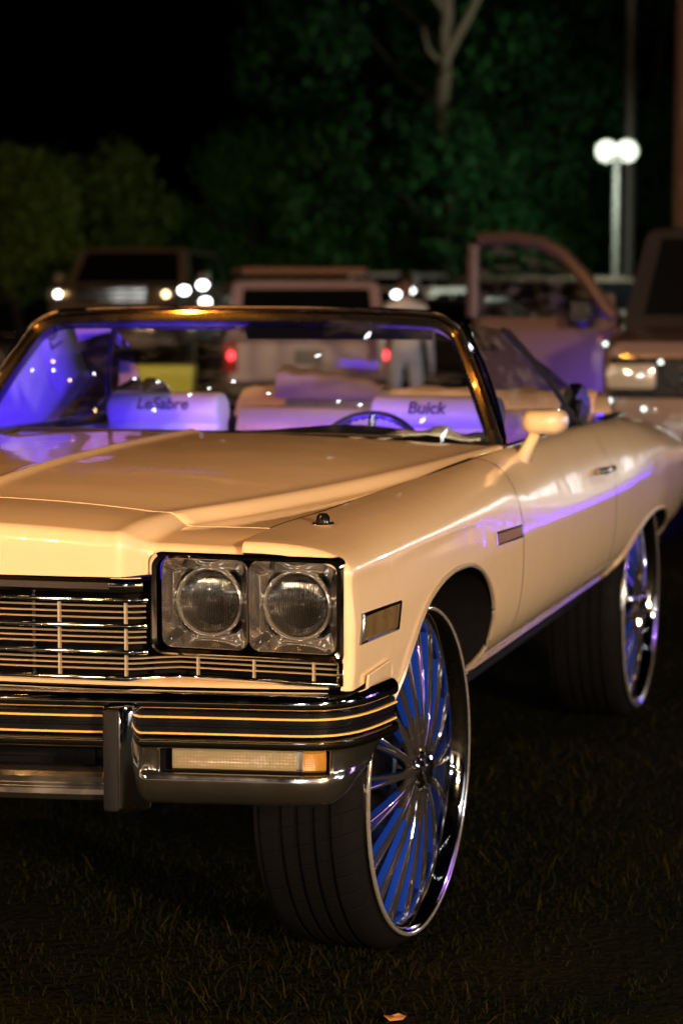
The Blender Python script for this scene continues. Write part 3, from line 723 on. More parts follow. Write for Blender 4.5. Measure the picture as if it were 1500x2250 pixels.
# steering wheel
SW=Vector((.335,1.47,1.085)); rotm=Matrix.Rotation(radians(62),3,'X')
swp=[SW+rotm@Vector((.185*cos(2*pi*k/48),.185*sin(2*pi*k/48),0)) for k in range(48)]
sw=part(G().tube(swp,.0125,10,closed=True),'steering_wheel',mat('steering_rim',(.035,.035,.04),.25,coat=.6))
for a in (90,205,335):
    d=rotm@Vector((cos(radians(a)),sin(radians(a)),0)); G().tube([SW+d*.03,SW+d*.10,SW+d*.18],[.016,.013,.012],8).obj('wheel_spoke',CHROME,sw)
G().sphere(SW,(.05,.03,.05)).obj('horn_button',BLACK,sw); G().tube([SW,SW+Vector((0,-.28,.02))*1],.03,10).obj('steering_column',DASH,sw)
for k in range(20):
    a=radians(20+140*k/19); p=SW+rotm@Vector((.185*cos(a),.185*sin(a),0)); G().sphere(p+Vector((0,.006,-.006)),.0105,8,6).obj('finger_grip',BLACK,sw)
def text_mesh(body,size,name,mt_,parent,M):
    cu=bpy.data.curves.new(name,'FONT'); cu.body=body; cu.size=size; cu.extrude=.0015; cu.align_x='CENTER'; cu.align_y='CENTER'; cu.offset=.0012; cu.shear=.12
    t=bpy.data.objects.new('tmp',cu); COL.objects.link(t); dg_=bpy.context.evaluated_depsgraph_get(); me=bpy.data.meshes.new_from_object(t.evaluated_get(dg_)); bpy.data.objects.remove(t)
    me.materials.clear(); me.materials.append(mt_); o=bpy.data.objects.new(name,me); COL.objects.link(o); o.parent=parent; o.matrix_local=M; return o
def seat(x0,x1,y,txt,tx):
    xm=(x0+x1)/2; hw=(x1-x0)/2
    rows=[]
    for u,k in ((-1,.02),(-.995,.5),(-.98,.8),(-.95,.95),(-.9,1),(0,1),(.9,1),(.95,.95),(.98,.8),(.995,.5),(1,.02)):
        rows.append([(xm+u*hw,y+.075*k*cos(a),1.222+.066*k*sin(a)) for a in [2*pi*q/20 for q in range(20)]])
    ro=part(G().grid(rows,cv=True),'front_seat',VINYL,angle=60)
    rows=[]
    for z,ty,th in ((.62,-.14,.09),(.75,-.12,.10),(.95,-.06,.09),(1.10,-.02,.08),(1.18,.0,.06)):
        rows.append([(xm+hw*.97*cx2,y+ty+th*cy2,z) for cx2,cy2 in rrect(0,0,1,1,.25,4)])
    g_=G().grid(rows,cv=True); g_.cap(rows[-1]); g_.obj('backrest',VINYL,ro)
    rows=[]
    for z,k in ((.60,.95),(.64,1),(.74,1),(.775,.96),(.785,.85)): rows.append([(xm+hw*k*a,y-.34+.30*k*b,z) for a,b in rrect(0,0,1,1,.2,4)])
    g_=G().grid(rows,cv=True); g_.cap(rows[-1]); g_.obj('cushion',VINYL,ro)
    M=Matrix.Translation((tx,y-.0705,1.247))@Matrix.Rotation(radians(72),4,'X')
    text_mesh(txt,.060,'seat_lettering',TEXT,ro,M)
seat(-.775,-.345,2.03,'LeSabre',-.555); seat(.20,.655,2.03,'Buick',.405)
rs=G(); rows=[]
for i in range(17):
    x=lerp(-.70,.70,i/16); rows.append([(x,2.62,.78),(x,2.66,.80),(x,3.0,.78),(x,3.06,.80),(x,3.14,1.10),(x,3.17,1.165),(x,3.22,1.175),(x,3.28,1.14)])
part(rs.grid(rows),'rear_seat',VINYL,angle=60)
bt=G(); rows=[]
for i in range(25):
    x=lerp(-.74,.74,i/24); f_=.012*sin(i*1.9)
    rows.append([(x,3.22,1.13),(x,3.26,1.19+f_),(x,3.34,1.235+f_),(x,3.48,1.245-f_),(x,3.60,1.20+f_*.5),(x,3.66,1.14)])
part(bt.grid(rows),'folded_top_boot',VINYLC,angle=60)
ft=G(); rows=[]
for i in range(13):
    x=lerp(-.56,-.12,i/12); h=.085*(1-i/12)**.6+.02+.008*sin(i*2.1)
    rows.append([(x,3.20,1.205),(x,3.23,1.225+h*.8),(x,3.30,1.235+h),(x,3.38,1.235+h*.6),(x,3.42,1.22)])
part(ft.grid(rows),'loose_top_fabric',mat('grey_fabric',(.20,.15,.14),.85,bump=.3,bscale=25),angle=50)
it=G().box(-.84,.84,.95,3.2,.565,.585); part(it,'cabin_floor',CARPET,smooth=False)
for s in CARSIDES:
    dp=G().grid([[(s*.84,y,z) for y in (1.05,1.6,2.2,2.6,3.2)] for z in (.6,.8,1.0,1.165)]); part(dp,'door_card',VINYL,solid=.01)
    dp=G().grid([[(s*.89,y,1.17),(s*.84,y,1.168)] for y in (1.05,1.6,2.2,2.6,3.2)]); part(dp,'door_sill_cap',DASH)
# rear deck, tail
dk=G(); rows=[]
for j in range(15):
    y=lerp(3.62,4.88,j/14); xs=smooth_tab(T_seamX,y); zs=smooth_tab(T_seamZ,y); rows.append([(xs*u,y,zs+.02*(1-u*u)) for u in [lerp(-1,1,i/20) for i in range(21)]])
part(dk.grid(rows),'trunk_lid',PAINT,solid=.004)
tl=G(); sc_=section(4.9); ring_=[(x,4.9,z) for x,z in sc_]+[(-x,4.9,z) for x,z in reversed(sc_)]; tl.cap(ring_); part(tl,'tail_panel',PAINT,smooth=False)
part(bar_sweep([(-.95,4.86),(-.9,4.97),(0,5.02),(.9,4.97),(.95,4.86)][::-1],[(-.03,.82),(.03,.80),(.04,.74),(.03,.68),(-.03,.66)]),'rear_bumper',CHROME)
for s in CARSIDES:
    rail=[(s*x,y,z) for x,y,z in ((.868,2.62,1.178),(.862,3.0,1.172),(.848,3.3,1.158),(.835,3.55,1.14))]; part(G().tube(rail,.010,8),'boot_rail',CHROME)
    G_=G().box(min(s*.55,s*.85),max(s*.55,s*.85),4.89,4.915,.84,.92); part(G_,'tail_lamp',mat('red_lens',(.45,.01,.01),.15,coat=1.0) if s>0 else bpy.data.materials['red_lens'],bevel=.006)
for s in CARSIDES:
    pl=[(2.27,1.165),(2.60,1.165),(2.68,1.20),(2.68,1.245),(2.60,1.295),(2.50,1.315),(2.40,1.29),(2.31,1.23)]
    rows=[[(s*x,y,z) for y,z in pl] for x in (.790,.838)]; g_=G().grid(rows,cv=True); g_.cap(rows[0]); g_.cap(rows[1]); part(g_,'top_frame_pad',BLACK,bevel=.012)
# purple interior LED strips
LEDM=emitter('purple_led',PURPLE,40.0)
def led(name,pts,power,loc,size,rot,par=None,col=PURPLE):
    o=G().tube(pts,.006,6).obj(name,LEDM)
    l=bpy.data.lights.new(name+'_light','AREA'); l.shape='RECTANGLE'; l.size=size[0]; l.size_y=size[1]; l.energy=power; l.color=col
    lo=bpy.data.objects.new(name+'_light',l); COL.objects.link(lo); lo.location=loc; lo.rotation_euler=rot
    return o,lo
o,lo=led('led_strip',[(-.75,1.385,1.11),(0,1.385,1.11),(.75,1.385,1.11)],15,(0,1.40,1.09),(1.5,.03),(radians(75),0,0)); cp(o); lo.parent=o
o,lo=led('led_strip',[(-.72,2.50,.80),(0,2.50,.80),(.72,2.50,.80)],11,(0,2.52,.82),(1.4,.03),(radians(120),0,0)); cp(o); lo.parent=o

# ---- wheels
TR=.450; RL=.405
TREAD=mat('tyre_tread',(.0045,.0045,.005),.62,spec=.06,bump=.12,bscale=120,rvar=.2)
def tread_bump(m):
    t=m.node_tree; b=t.nodes['Principled BSDF']; tc=t.nodes.new('ShaderNodeTexCoord'); se=t.nodes.new('ShaderNodeSeparateXYZ'); t.links.new(tc.outputs['Object'],se.inputs[0])
    at=t.nodes.new('ShaderNodeMath'); at.operation='ARCTAN2'; t.links.new(se.outputs['Z'],at.inputs[0]); t.links.new(se.outputs['Y'],at.inputs[1])
    mu=t.nodes.new('ShaderNodeMath'); mu.operation='MULTIPLY'; mu.inputs[1].default_value=52; t.links.new(at.outputs[0],mu.inputs[0])
    mx=t.nodes.new('ShaderNodeMath'); mx.operation='MULTIPLY'; mx.inputs[1].default_value=38; t.links.new(se.outputs['X'],mx.inputs[0])
    ad=t.nodes.new('ShaderNodeMath'); t.links.new(mu.outputs[0],ad.inputs[0]); t.links.new(mx.outputs[0],ad.inputs[1])
    sn=t.nodes.new('ShaderNodeMath'); sn.operation='SINE'; t.links.new(ad.outputs[0],sn.inputs[0])
    gt=t.nodes.new('ShaderNodeMapRange'); gt.inputs['From Min'].default_value=.93; gt.inputs['From Max'].default_value=.99; gt.inputs['To Min'].default_value=1; gt.inputs['To Max'].default_value=0; t.links.new(sn.outputs[0],gt.inputs['Value'])
    bp=t.nodes.new('ShaderNodeBump'); bp.inputs['Strength'].default_value=.6; bp.inputs['Distance'].default_value=.003; t.links.new(gt.outputs[0],bp.inputs['Height']); t.links.new(bp.outputs[0],b.inputs['Normal'])
tread_bump(TREAD)
def tyre_prof():
    p=[(RL-.012,-.030),(RL+.002,-.013),(RL+.010,-.014),(RL+.022,-.021),(RL+.032,-.032)]
    xs=-.026
    # tread with four circumferential grooves
    p.append((TR-.005,-.044)); p.append((TR-.0015,-.058))
    for gx_ in (-.084,-.125,-.167,-.208):
        for dx,dr in ((.0065,0),(.0055,-.008),(-.0055,-.008),(-.0065,0)): p.append((TR-dr*-1+0 if dr else TR, gx_+dx))
    p+=[(TR-.0015,-.246),(TR-.006,-.261),(TR-.014,-.269),(RL+.03,-.280),(RL+.01,-.283),(RL-.012,-.262)]
    return p
def make_wheel(steer):
    # local frame: axle along +X (outboard), lip plane at x=0
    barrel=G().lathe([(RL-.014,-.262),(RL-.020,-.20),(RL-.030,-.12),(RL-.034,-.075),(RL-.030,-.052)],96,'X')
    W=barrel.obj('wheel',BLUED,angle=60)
    G().lathe([(RL-.030,-.052),(RL-.030,-.045),(RL-.022,-.018),(RL-.012,-.006),(RL-.004,0.0),(RL+.004,0.001),(RL+.007,-.004),(RL+.006,-.012)],128,'X').obj('rim_lip',CHROME,W,angle=60)
    G().lathe([(RL-.002,.0015),(RL+.001,.0045),(RL+.005,.0045),(RL+.008,.0010),(RL+.007,-.004)],128,'X').obj('lip_edge',LIPM,W,angle=80)
    G().lathe(tyre_prof(),160,'X',closed=True).obj('tyre',TREAD,W,angle=25)
    G().lathe([(.0005,-.13),(.10,-.13),(.13,-.12),(.135,-.16)],40,'X').obj('brake_drum',UNDER,W)
    # hub
    G().lathe([(.058,-.05),(.060,-.020),(.055,-.004),(.047,.005),(.036,.008),(.0005,.009)],48,'X').obj('hub_cap',CHROME,W,angle=40)
    sh=[(0,.036),(.018,.034),(.029,.026),(.029,.004),(.022,-.016),(.010,-.030),(0,-.036),(-.010,-.030),(-.022,-.016),(-.029,.004),(-.029,.026),(-.018,.034)]
    rows=[[(.008,y,z) for y,z in sh],[(.020,y,z) for y,z in sh],[(.023,y*.86,z*.86) for y,z in sh]]
    e_=G().grid(rows,cv=True).obj('hub_emblem',CHROME,W,angle=40)
    G().add([(.0225,y*.85,z*.85) for y,z in sh],[tuple(range(len(sh)))]).obj('emblem_inset',BLACK,W)
    lo=G()
    lo.lathe([(.010,.0225),(.014,.0245),(.010,.0245)],20,'X',(0,0,0)); lo.obj('emblem_mark',CHROME,W)
    for k in range(9):
        a=2*pi*k/9; G().lathe([(.0005,.012),(.006,.011),(.007,.0)],8,'X',(0.0,.050*cos(a),.050*sin(a))).obj('hub_bolt',CHROME,W)
    # spoke: narrow chrome crown, deep blue flanks
    V=[];Fc=[];fm=[]
    st=[(.045,.0,.0095,.0105,.000),(.09,.0,.0085,.0095,.000),(.14,.0,.0058,.0068,-.004),(.20,.0,.0048,.0060,-.012),(.27,.0,.0043,.0057,-.024),(.33,.0,.0043,.0057,-.036),(RL-.028,.0,.0050,.0064,-.046)]
    for r,o,wf_,wb,h in st:
        dep=lerp(.020,.026,(r-.045)/.33)
        V+=[(h-dep,-wb,r),(h-.006,-wf_*1.25,r),(h-.0012,-wf_,r),(h,-wf_*.55,r),(h,wf_*.55,r),(h-.0012,wf_,r),(h-.006,wf_*1.25,r),(h-dep,wb,r)]
    for i in range(len(st)-1):
        for j in range(7):
            a=i*8+j; Fc.append((a,a+1,a+9,a+8)); fm.append(1 if j in (0,6) and i>=2 else 0)
    sp=mk('spoke',V,Fc,None,W,mats=[SPOKEM,BLUE],fm=fm,angle=40)
    n=18; first=True
    for k in range(n):
        for d in (-.056,.056):
            # a pair of blades that share one root
            M=Matrix.Rotation(2*pi*k/n,4,'X')@Matrix.Translation((0,-d*.10,0))@Matrix.Rotation(-d,4,'X')
            if first: sp.matrix_local=M; first=False
            else: dupo(sp,W,M)
    return W
W0=make_wheel(0)
def copy_wheel(src):
    c=src.copy(); COL.objects.link(c)
    for ch in src.children:
        d=ch.copy(); COL.objects.link(d); d.parent=c; d.matrix_local=ch.matrix_local.copy()
    return c
WP=[(.915,0,radians(-3)),(.955,3.15,0),(-.915,0,radians(-3)),(-.955,3.15,0)]
bpy.context.view_layer.update()
for i,(x,y,st) in enumerate(WP):
    o=W0 if i==0 else copy_wheel(W0)
    o.parent=CAR; o.location=(x,y-1.9,TR); o.rotation_euler=(radians(17*i),0,(pi if x<0 else 0)+st); o.rotation_mode='XYZ'
    # spin about the axle first, then steer
    o.rotation_euler=(Matrix.Rotation((pi if x<0 else 0)+st,3,'Z')@Matrix.Rotation(radians(5+17*i),3,'X')).to_euler()

# ================================================================= LAMP POSTS
STEEL=mat('galvanised_pole',(.10,.10,.095),.55,metal=.3,var=.15,vscale=5)
def lamp_post(name,x,y,h,heads,aim,color,energy,label,spread=.8,estr=60.,rad=.16,pr=.07,kind='SPOT',group=None,cone=52):
    L=empty(name,(x,y,0)); tag(L,label,'lamp post',group)
    G().lathe([(.0005,0),(.16,0),(.16,.03),(pr*1.3,.05),(pr*1.2,.3),(pr,.32),(pr*.75,h),(.0005,h)],16,'Z').obj('pole',STEEL,L)
    a=atan2(aim[1]-y,aim[0]-x); fx,fy=cos(a),sin(a); sx,sy=-fy,fx
    EM=emitter(name+'_bulb',color,estr*.25)
    if heads>1: G().tube([(-sx*spread/2,-sy*spread/2,h-.05),(sx*spread/2,sy*spread/2,h-.05)],.03,8).obj('cross_arm',STEEL,L)
    dist=sqrt((aim[0]-x)**2+(aim[1]-y)**2); tilt=atan2(h-aim[2],dist)
    for k in range(heads):
        o=0 if heads==1 else lerp(-spread/2,spread/2,k/(heads-1))
        hd=G().lathe([(.0005,-.22),(.07,-.21),(.12,-.15),(rad*1.15,-.02),(rad*1.2,.0),(rad*1.1,.0)],24,'Y')
        H=hd.obj('lamp_head',STEEL,L); H.location=(sx*o,sy*o,h+.06)
        H.rotation_euler=(Matrix.Rotation(a-pi/2,3,'Z')@Matrix.Rotation(-tilt,3,'X')).to_euler()
        G().lathe([(rad*1.1,-.004),(rad*.7,.012),(.0005,.02)],24,'Y').obj('lamp_glass',EM,H)
        if energy:
            l=bpy.data.lights.new(name+'_light',kind); l.energy=energy/heads; l.color=color; l.shadow_soft_size=rad
            if kind=='SPOT': l.spot_size=radians(cone); l.spot_blend=.5
            lo=bpy.data.objects.new(name+'_light',l); COL.objects.link(lo); lo.parent=H; lo.location=(0,.05,0) if kind=='SPOT' else (0,1.3,-.2); lo.rotation_euler=(pi/2,0,0)
    return L
FLOOD=(1.0,.65,.34)
LP='warm floodlights around the show field'
lamp_post('lot_lamp_post',-2.6,-14.0,3.6,2,(0,0,1),FLOOD,2250,'warm floodlight post facing the front of the cream convertible',estr=900,group=LP)
lamp_post('lot_lamp_post',8.6,-8.2,3.2,2,(1,1,1),(1.0,.63,.32),7600,'warm floodlight post facing the left flank of the cream convertible',estr=900,group=LP)
lamp_post('street_lamp',-5.0,-6.5,8.5,1,(0,1,1),(1.0,.33,.03),3700,'tall orange sodium street lamp high over the front of the convertible',estr=500,cone=125)
lamp_post('glint_lamp',4.2,-17.0,4.4,2,(1,0,1),(.95,.92,1.0),500,'added unseen cool white glint lamp far in front of the convertible',estr=900,rad=.09)  # unseen lamps added for fill light and small chrome glints
lamp_post('glint_lamp',-9.5,-8.5,4.0,2,(0,0,1),(1.0,.80,.55),420,'added unseen small warm glint lamp on the passenger side of the convertible',estr=700,rad=.09)
lamp_post('glint_lamp',13.5,-1.5,4.0,3,(1,2,1),(.95,.95,1.0),700,'added unseen cool white glint lamp beside the left flank of the convertible',estr=900,rad=.09)
lamp_post('field_lamp_post',-4.64,34.45,4.0,2,(-3,20,0),(.88,1.0,.80),400,'pale lamp post with two glaring floodlights beyond the parked trucks',estr=9,spread=.36,rad=.17,kind='POINT')

# ================================================================= PARKED VEHICLES
RACK=mat('rack_bar',(.30,.17,.13),.5)
TINT=mat('tinted_glass',(.006,.007,.009),.04,coat=1.0)
TYRE=mat('plain_tyre',(.018,.018,.018),.7)
PLATE=mat('number_plate',(.10,.10,.12),.4)
LITE=mat('lamp_plastic',(.70,.70,.68),.08,coat=1.0,metal=.5)
REDL=mat('tail_red',(.40,.008,.012),.12,coat=1.0)
BPLAST=mat('bumper_plastic',(.03,.03,.032),.5)
GLINT=emitter('lamp_glint_white',(1.0,.95,.85),14.0)  # glow set in headlamps stands for lamp glints off the chrome
GLINTW=emitter('lamp_glint_warm',(1.0,.72,.36),9.0)
GLINTR=emitter('lit_lamp_red',(1.0,.05,.06),5.0)
def vehicle(name,loc,rz,paint,label,cat,kind='suv',W=.95,L=4.8,H=1.80,lift=0.,belt=1.12,group=None,lit=None,rack=False,open_door=False,tail_lit=False,hoodz=None,lampz=None,plate=True,roofw=.80,cabpaint=None,gw=.52):
    # local: front towards -y
    R=empty(name,loc,rz); tag(R,label,cat,group)
    P=lambda g_,n,m,**k: g_.obj(n,m,R,**k)
    hf=L/2; z=lambda v: v+lift
    hz=hoodz or belt-.04
    cab0={'suv':-hf+1.05,'pickup':-hf+1.15,'sedan':-hf+1.15}[kind]
    cab1={'suv':hf-.08,'pickup':-hf+3.35,'sedan':hf-.75}[kind]
    bw=W
    def sec(y,hw,z0,z1,r=.10):
        return [(x,y,zz) for x,zz in rrect(0,(z(z0)+z(z1))/2,hw,(z(z1)-z(z0))/2,r,4)]
    tail_z=belt if kind!='sedan' else belt-.08
    rows=[sec(-hf,bw*.90,.42,hz-.10,.08),sec(-hf+.05,bw*.96,.38,hz-.03),sec(-hf+.25,bw,.36,hz),sec(cab0,bw,.36,belt),sec(cab0+.2,bw,.36,belt),sec(cab1-.2,bw,.36,belt),sec(hf-.3,bw,.38,tail_z),sec(hf-.06,bw*.97,.40,tail_z-.01),sec(hf,bw*.92,.44,tail_z-.06,.08)]
    g_=G().grid(rows,cv=True); g_.cap(rows[0]); g_.cap(rows[-1]); P(g_,'body',paint,angle=40)
    # greenhouse
    rake={'suv':.55,'pickup':.55,'sedan':.75}[kind]; rr_={'suv':.18,'pickup':.12,'sedan':.65}[kind]
    B=[(-bw*.94,cab0),(bw*.94,cab0),(bw*.94,cab1),(-bw*.94,cab1)]; T=[(-roofw,cab0+rake),(roofw,cab0+rake),(roofw,cab1-rr_),(-roofw,cab1-rr_)]
    zb,zt=z(belt-.02),z(H)
    rows=[]
    for t in (0,.5,.9,.97,1.0):
        k=min(1,t/.9); sh={0:0,.5:0,.9:0,.97:.035,1.0:.10}[t]; ring=[]
        for q in range(4):
            (x0,y0),(x1,y1)=[(lerp(B[j][0],T[j][0],k),lerp(B[j][1],T[j][1],k)) for j in (q,(q+1)%4)]
            for u in range(6):
                x=lerp(x0,x1,u/6); y=lerp(y0,y1,u/6); ym=(T[0][1]+T[2][1])/2
                ring.append((x*(1-sh),ym+(y-ym)*(1-sh*.6),lerp(zb,zt,t)))
        rows.append(ring)
    g_=G().grid(rows,cv=True); g_.cap(rows[-1]); P(g_,'cabin',cabpaint or paint,angle=40)
    def face(q,u,v,o=.008):
        j=(q+1)%4; a=Vector((lerp(B[q][0],B[j][0],u),lerp(B[q][1],B[j][1],u),zb)); b=Vector((lerp(T[q][0],T[j][0],u),lerp(T[q][1],T[j][1],u),lerp(zb,zt,.9)))
        p=a.lerp(b,v); n=[Vector((0,-1,.3)),Vector((1,0,.1)),Vector((0,1,.2)),Vector((-1,0,.1))][q]; return p+n*o
    def win(q,u0,u1,v0,v1,n):
        g2=G().add([face(q,u0,v0),face(q,u1,v0),face(q,u1,v1),face(q,u0,v1)],[(0,1,2,3)]); return P(g2,n,TINT,smooth=False,solid=.006)
    win(0,.07,.93,.10,.97,'windshield'); win(2,.07,.93,.14,.94,'rear_window')
    cuts={'suv':((.10,.36),(.39,.64),(.67,.92)),'pickup':((.14,.50),(.54,.94)),'sedan':((.18,.48),(.52,.84))}[kind]
    for a,b in cuts: win(1,a,b,.12,.92,'side_window'); win(3,1-b,1-a,.12,.92,'side_window')
    lz=lampz or hz-.20
    for s in (1,-1):
        lg=rrect(s*(bw-.20),z(lz),.15,.075,.03,3)
        rows=[[(x,-hf+.02,zz) for x,zz in lg],[(x,-hf-.02,zz) for x,zz in lg],[(s*(bw-.20)+(x-s*(bw-.20))*.85,-hf-.03,z(lz)+(zz-z(lz))*.8) for x,zz in lg]]
        g2=G().grid(rows,cv=True); g2.cap(rows[-1]); hl=P(g2,'headlight',LITE,angle=40)
        if lit and lit.get(s): G().sphere((s*(bw-.20),-hf-.035,z(lz)),(.04,.02,.04),10,6).obj('lamp_glow',lit[s],hl)
        tz=belt-.22
        g2=G().box(min(s*(bw-.16),s*(bw-.01)),max(s*(bw-.16),s*(bw-.01)),hf-.05,hf+.015,z(tz-.17),z(tz+.17)); tl_=P(g2,'tail_light',REDL,bevel=.02)
        if tail_lit: G().sphere((s*(bw-.085),hf+.018,z(tz+.02)),(.035,.01,.05),10,6).obj('lamp_glow',GLINTR,tl_)
        mr=G().box(min(s*(bw+.02),s*(bw+.20)),max(s*(bw+.02),s*(bw+.20)),cab0+.38,cab0+.50,z(belt+.02),z(belt+.19)); P(mr,'mirror',paint,bevel=.03)
        for y in (-hf+.92,hf-1.0):
            rw=.36+lift*.25
            t_=G().lathe([(rw*.62,.10),(rw*.95,.11),(rw,.06),(rw,-.10),(rw*.9,-.13)],28,'X',(s*(bw-.10),y,rw)); 
            if s<0: t_=G(); t_.lathe([(rw*.62,-.10),(rw*.95,-.11),(rw,-.06),(rw,.10),(rw*.9,.13)],28,'X',(s*(bw-.10),y,rw))
            wh=P(t_,'wheel',TYRE)
            r_=G().lathe([(.0005,s*.06),(rw*.25,s*.085),(rw*.55,s*.06),(rw*.64,s*.10)],20,'X',(s*(bw-.10),y,rw)); r_.obj('rim',CHROME,wh)
    P(G().box(-bw*gw,bw*gw,-hf-.012,-hf+.03,z(lz-.14),z(lz+.12)),'grille',BLACK,bevel=.02)
    for k in range(3): P(G().box(-bw*.50,bw*.50,-hf-.022,-hf-.0125,z(lz-.09+.065*k),z(lz-.07+.065*k)),'grille_bar',CHROME,smooth=False)
    P(G().box(-bw*.97,bw*.97,-hf-.10,-hf+.05,z(.42),z(.62)),'front_bumper',paint if kind!='pickup' else CHROME,bevel=.05)
    P(G().box(-bw*.97,bw*.97,hf-.05,hf+.10,z(.42),z(.62)),'rear_bumper',BPLAST if kind!='pickup' else CHROME,bevel=.05)
    if plate: P(G().box(-.155,.155,hf+.002,hf+.016,z(.80),z(.96)),'license_plate',PLATE,smooth=False)
    if kind=='pickup':
        P(G().box(-bw*.86,bw*.86,cab1+.02,hf-.06,z(belt-.012),z(belt+.004)),'bed_opening',BLACK,smooth=False)
    if rack:
        for s in (1,-1): P(G().tube([(s*roofw*.88,T[0][1]+.2,zt+.01),(s*roofw*.88,T[0][1]+.3,zt+.09),(s*roofw*.88,T[2][1]-.3,zt+.09),(s*roofw*.88,T[2][1]-.15,zt+.01)],.022,8),'roof_rail',BPLAST)
        for y in (T[0][1]+.5,T[2][1]-.35): P(G().tube([(-roofw*.88,y,zt+.10),(roofw*.88,y,zt+.10)],.035,8),'roof_bar',RACK)
    return R
def car_paint(n,c,r=.3): return mat(n,c,r,coat=1.0,coat_r=.03)
SILV=car_paint('champagne_paint',(.15,.12,.09)); LILAC=car_paint('lilac_lit_paint',(.40,.31,.37)); WHITE=car_paint('white_paint',(.72,.72,.70)); DARK=car_paint('dark_paint',(.03,.03,.035)); CREAMT=car_paint('pale_truck_paint',(.16,.12,.12))  # roof-rack SUV paint: lilac tint stands for purple light falling on it
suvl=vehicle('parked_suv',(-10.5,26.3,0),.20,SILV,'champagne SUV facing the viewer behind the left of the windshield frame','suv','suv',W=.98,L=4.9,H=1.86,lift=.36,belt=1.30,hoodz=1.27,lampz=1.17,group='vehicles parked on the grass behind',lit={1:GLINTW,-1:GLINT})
suvc=vehicle('parked_suv',(-5.93,19.70,0),pi+.2964+.10,LILAC,'pale SUV with roof rack seen from behind over the windshield','suv','suv',W=.93,L=4.6,H=1.72,belt=1.10,group='vehicles parked on the grass behind',rack=True,tail_lit=True)
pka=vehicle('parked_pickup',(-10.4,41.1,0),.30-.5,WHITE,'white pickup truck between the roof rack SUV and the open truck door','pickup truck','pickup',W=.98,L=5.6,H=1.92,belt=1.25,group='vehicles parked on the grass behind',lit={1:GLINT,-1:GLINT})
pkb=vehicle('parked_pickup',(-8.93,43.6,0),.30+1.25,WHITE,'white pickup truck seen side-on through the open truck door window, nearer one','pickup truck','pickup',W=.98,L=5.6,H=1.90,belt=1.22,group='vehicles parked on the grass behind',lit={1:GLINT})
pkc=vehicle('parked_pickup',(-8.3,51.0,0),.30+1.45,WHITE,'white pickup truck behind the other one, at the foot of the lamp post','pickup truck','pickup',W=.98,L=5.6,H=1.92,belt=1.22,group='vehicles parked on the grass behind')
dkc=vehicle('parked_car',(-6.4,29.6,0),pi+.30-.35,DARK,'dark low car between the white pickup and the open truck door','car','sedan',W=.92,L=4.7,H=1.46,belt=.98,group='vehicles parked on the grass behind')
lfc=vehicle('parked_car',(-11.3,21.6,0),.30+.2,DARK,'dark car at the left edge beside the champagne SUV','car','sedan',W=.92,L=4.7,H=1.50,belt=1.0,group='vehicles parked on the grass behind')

vehicle('parked_car',(-7.9,32.0,0),.30-.6,WHITE,'white sedan between the roof rack SUV and the dark low car','car','sedan',W=.92,L=4.7,H=1.62,belt=1.10,group='vehicles parked on the grass behind',lit={1:GLINT,-1:GLINT})
vehicle('parked_suv',(-5.2,33.5,0),.30+.9,SILV,'brown SUV glimpsed through the open truck door window','suv','suv',W=.95,L=4.7,H=1.80,belt=1.2,group='vehicles parked on the grass behind',lit={1:GLINT})
# ---- show truck with its front door open, right
SHX,SHY,SHR=.57,11.08,.10
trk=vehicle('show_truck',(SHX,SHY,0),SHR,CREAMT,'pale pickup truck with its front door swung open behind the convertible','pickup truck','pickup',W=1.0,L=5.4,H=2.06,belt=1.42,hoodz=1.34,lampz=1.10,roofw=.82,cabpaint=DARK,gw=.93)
# hinged door: outer skin, window frame, glass
DR=empty('door_pivot_tmp'); bpy.data.objects.remove(DR)
def door_pt(u,zz,o=0):   # u 0 at the hinge, 1 at the free edge; swings out from the right-hand A pillar
    a=radians(68); hx_,hy_=-1.0,-1.35; d=1.12*u
    return (hx_-d*sin(a)+o*cos(a)*0-0, hy_+d*cos(a)-o, zz)
rows=[]
for zz in (.60,.66,.95,1.25,1.44):
    rows.append([door_pt(u,zz,.02*sin(pi*(zz-.60)/.84)) for u in (0,.15,.4,.7,.9,1.0)])
od=G().grid(rows).obj('open_door',CREAMT,trk,solid=.06)
top=[(.0,1.44),(.06,1.50),(.20,1.70),(.36,1.87),(.50,1.95),(.70,1.99),(.95,1.985),(.995,1.955),(1.0,1.85),(1.0,1.44)]
G().tube([door_pt(u,zz) for u,zz in top],.050,8).obj('door_window_frame',mat('dark_frame',(.07,.05,.05),.35,coat=.6),od)
gl=[door_pt(u,zz) for u,zz in top]; G().add(gl,[tuple(range(len(gl)))]).obj('door_glass',SIDEGLASS,od)
G().box(door_pt(.12,0)[0]-.20,door_pt(.12,0)[0]-.02,door_pt(.1,0)[1]-.14,door_pt(.1,0)[1]-.02,1.38,1.58).obj('door_mirror',BLACK,od,bevel=.03)
G().tube([door_pt(.82,1.22,.03),door_pt(.86,1.225,.06),door_pt(.95,1.225,.06),door_pt(.97,1.22,.03)],.014,8).obj('door_handle',CHROME,od)
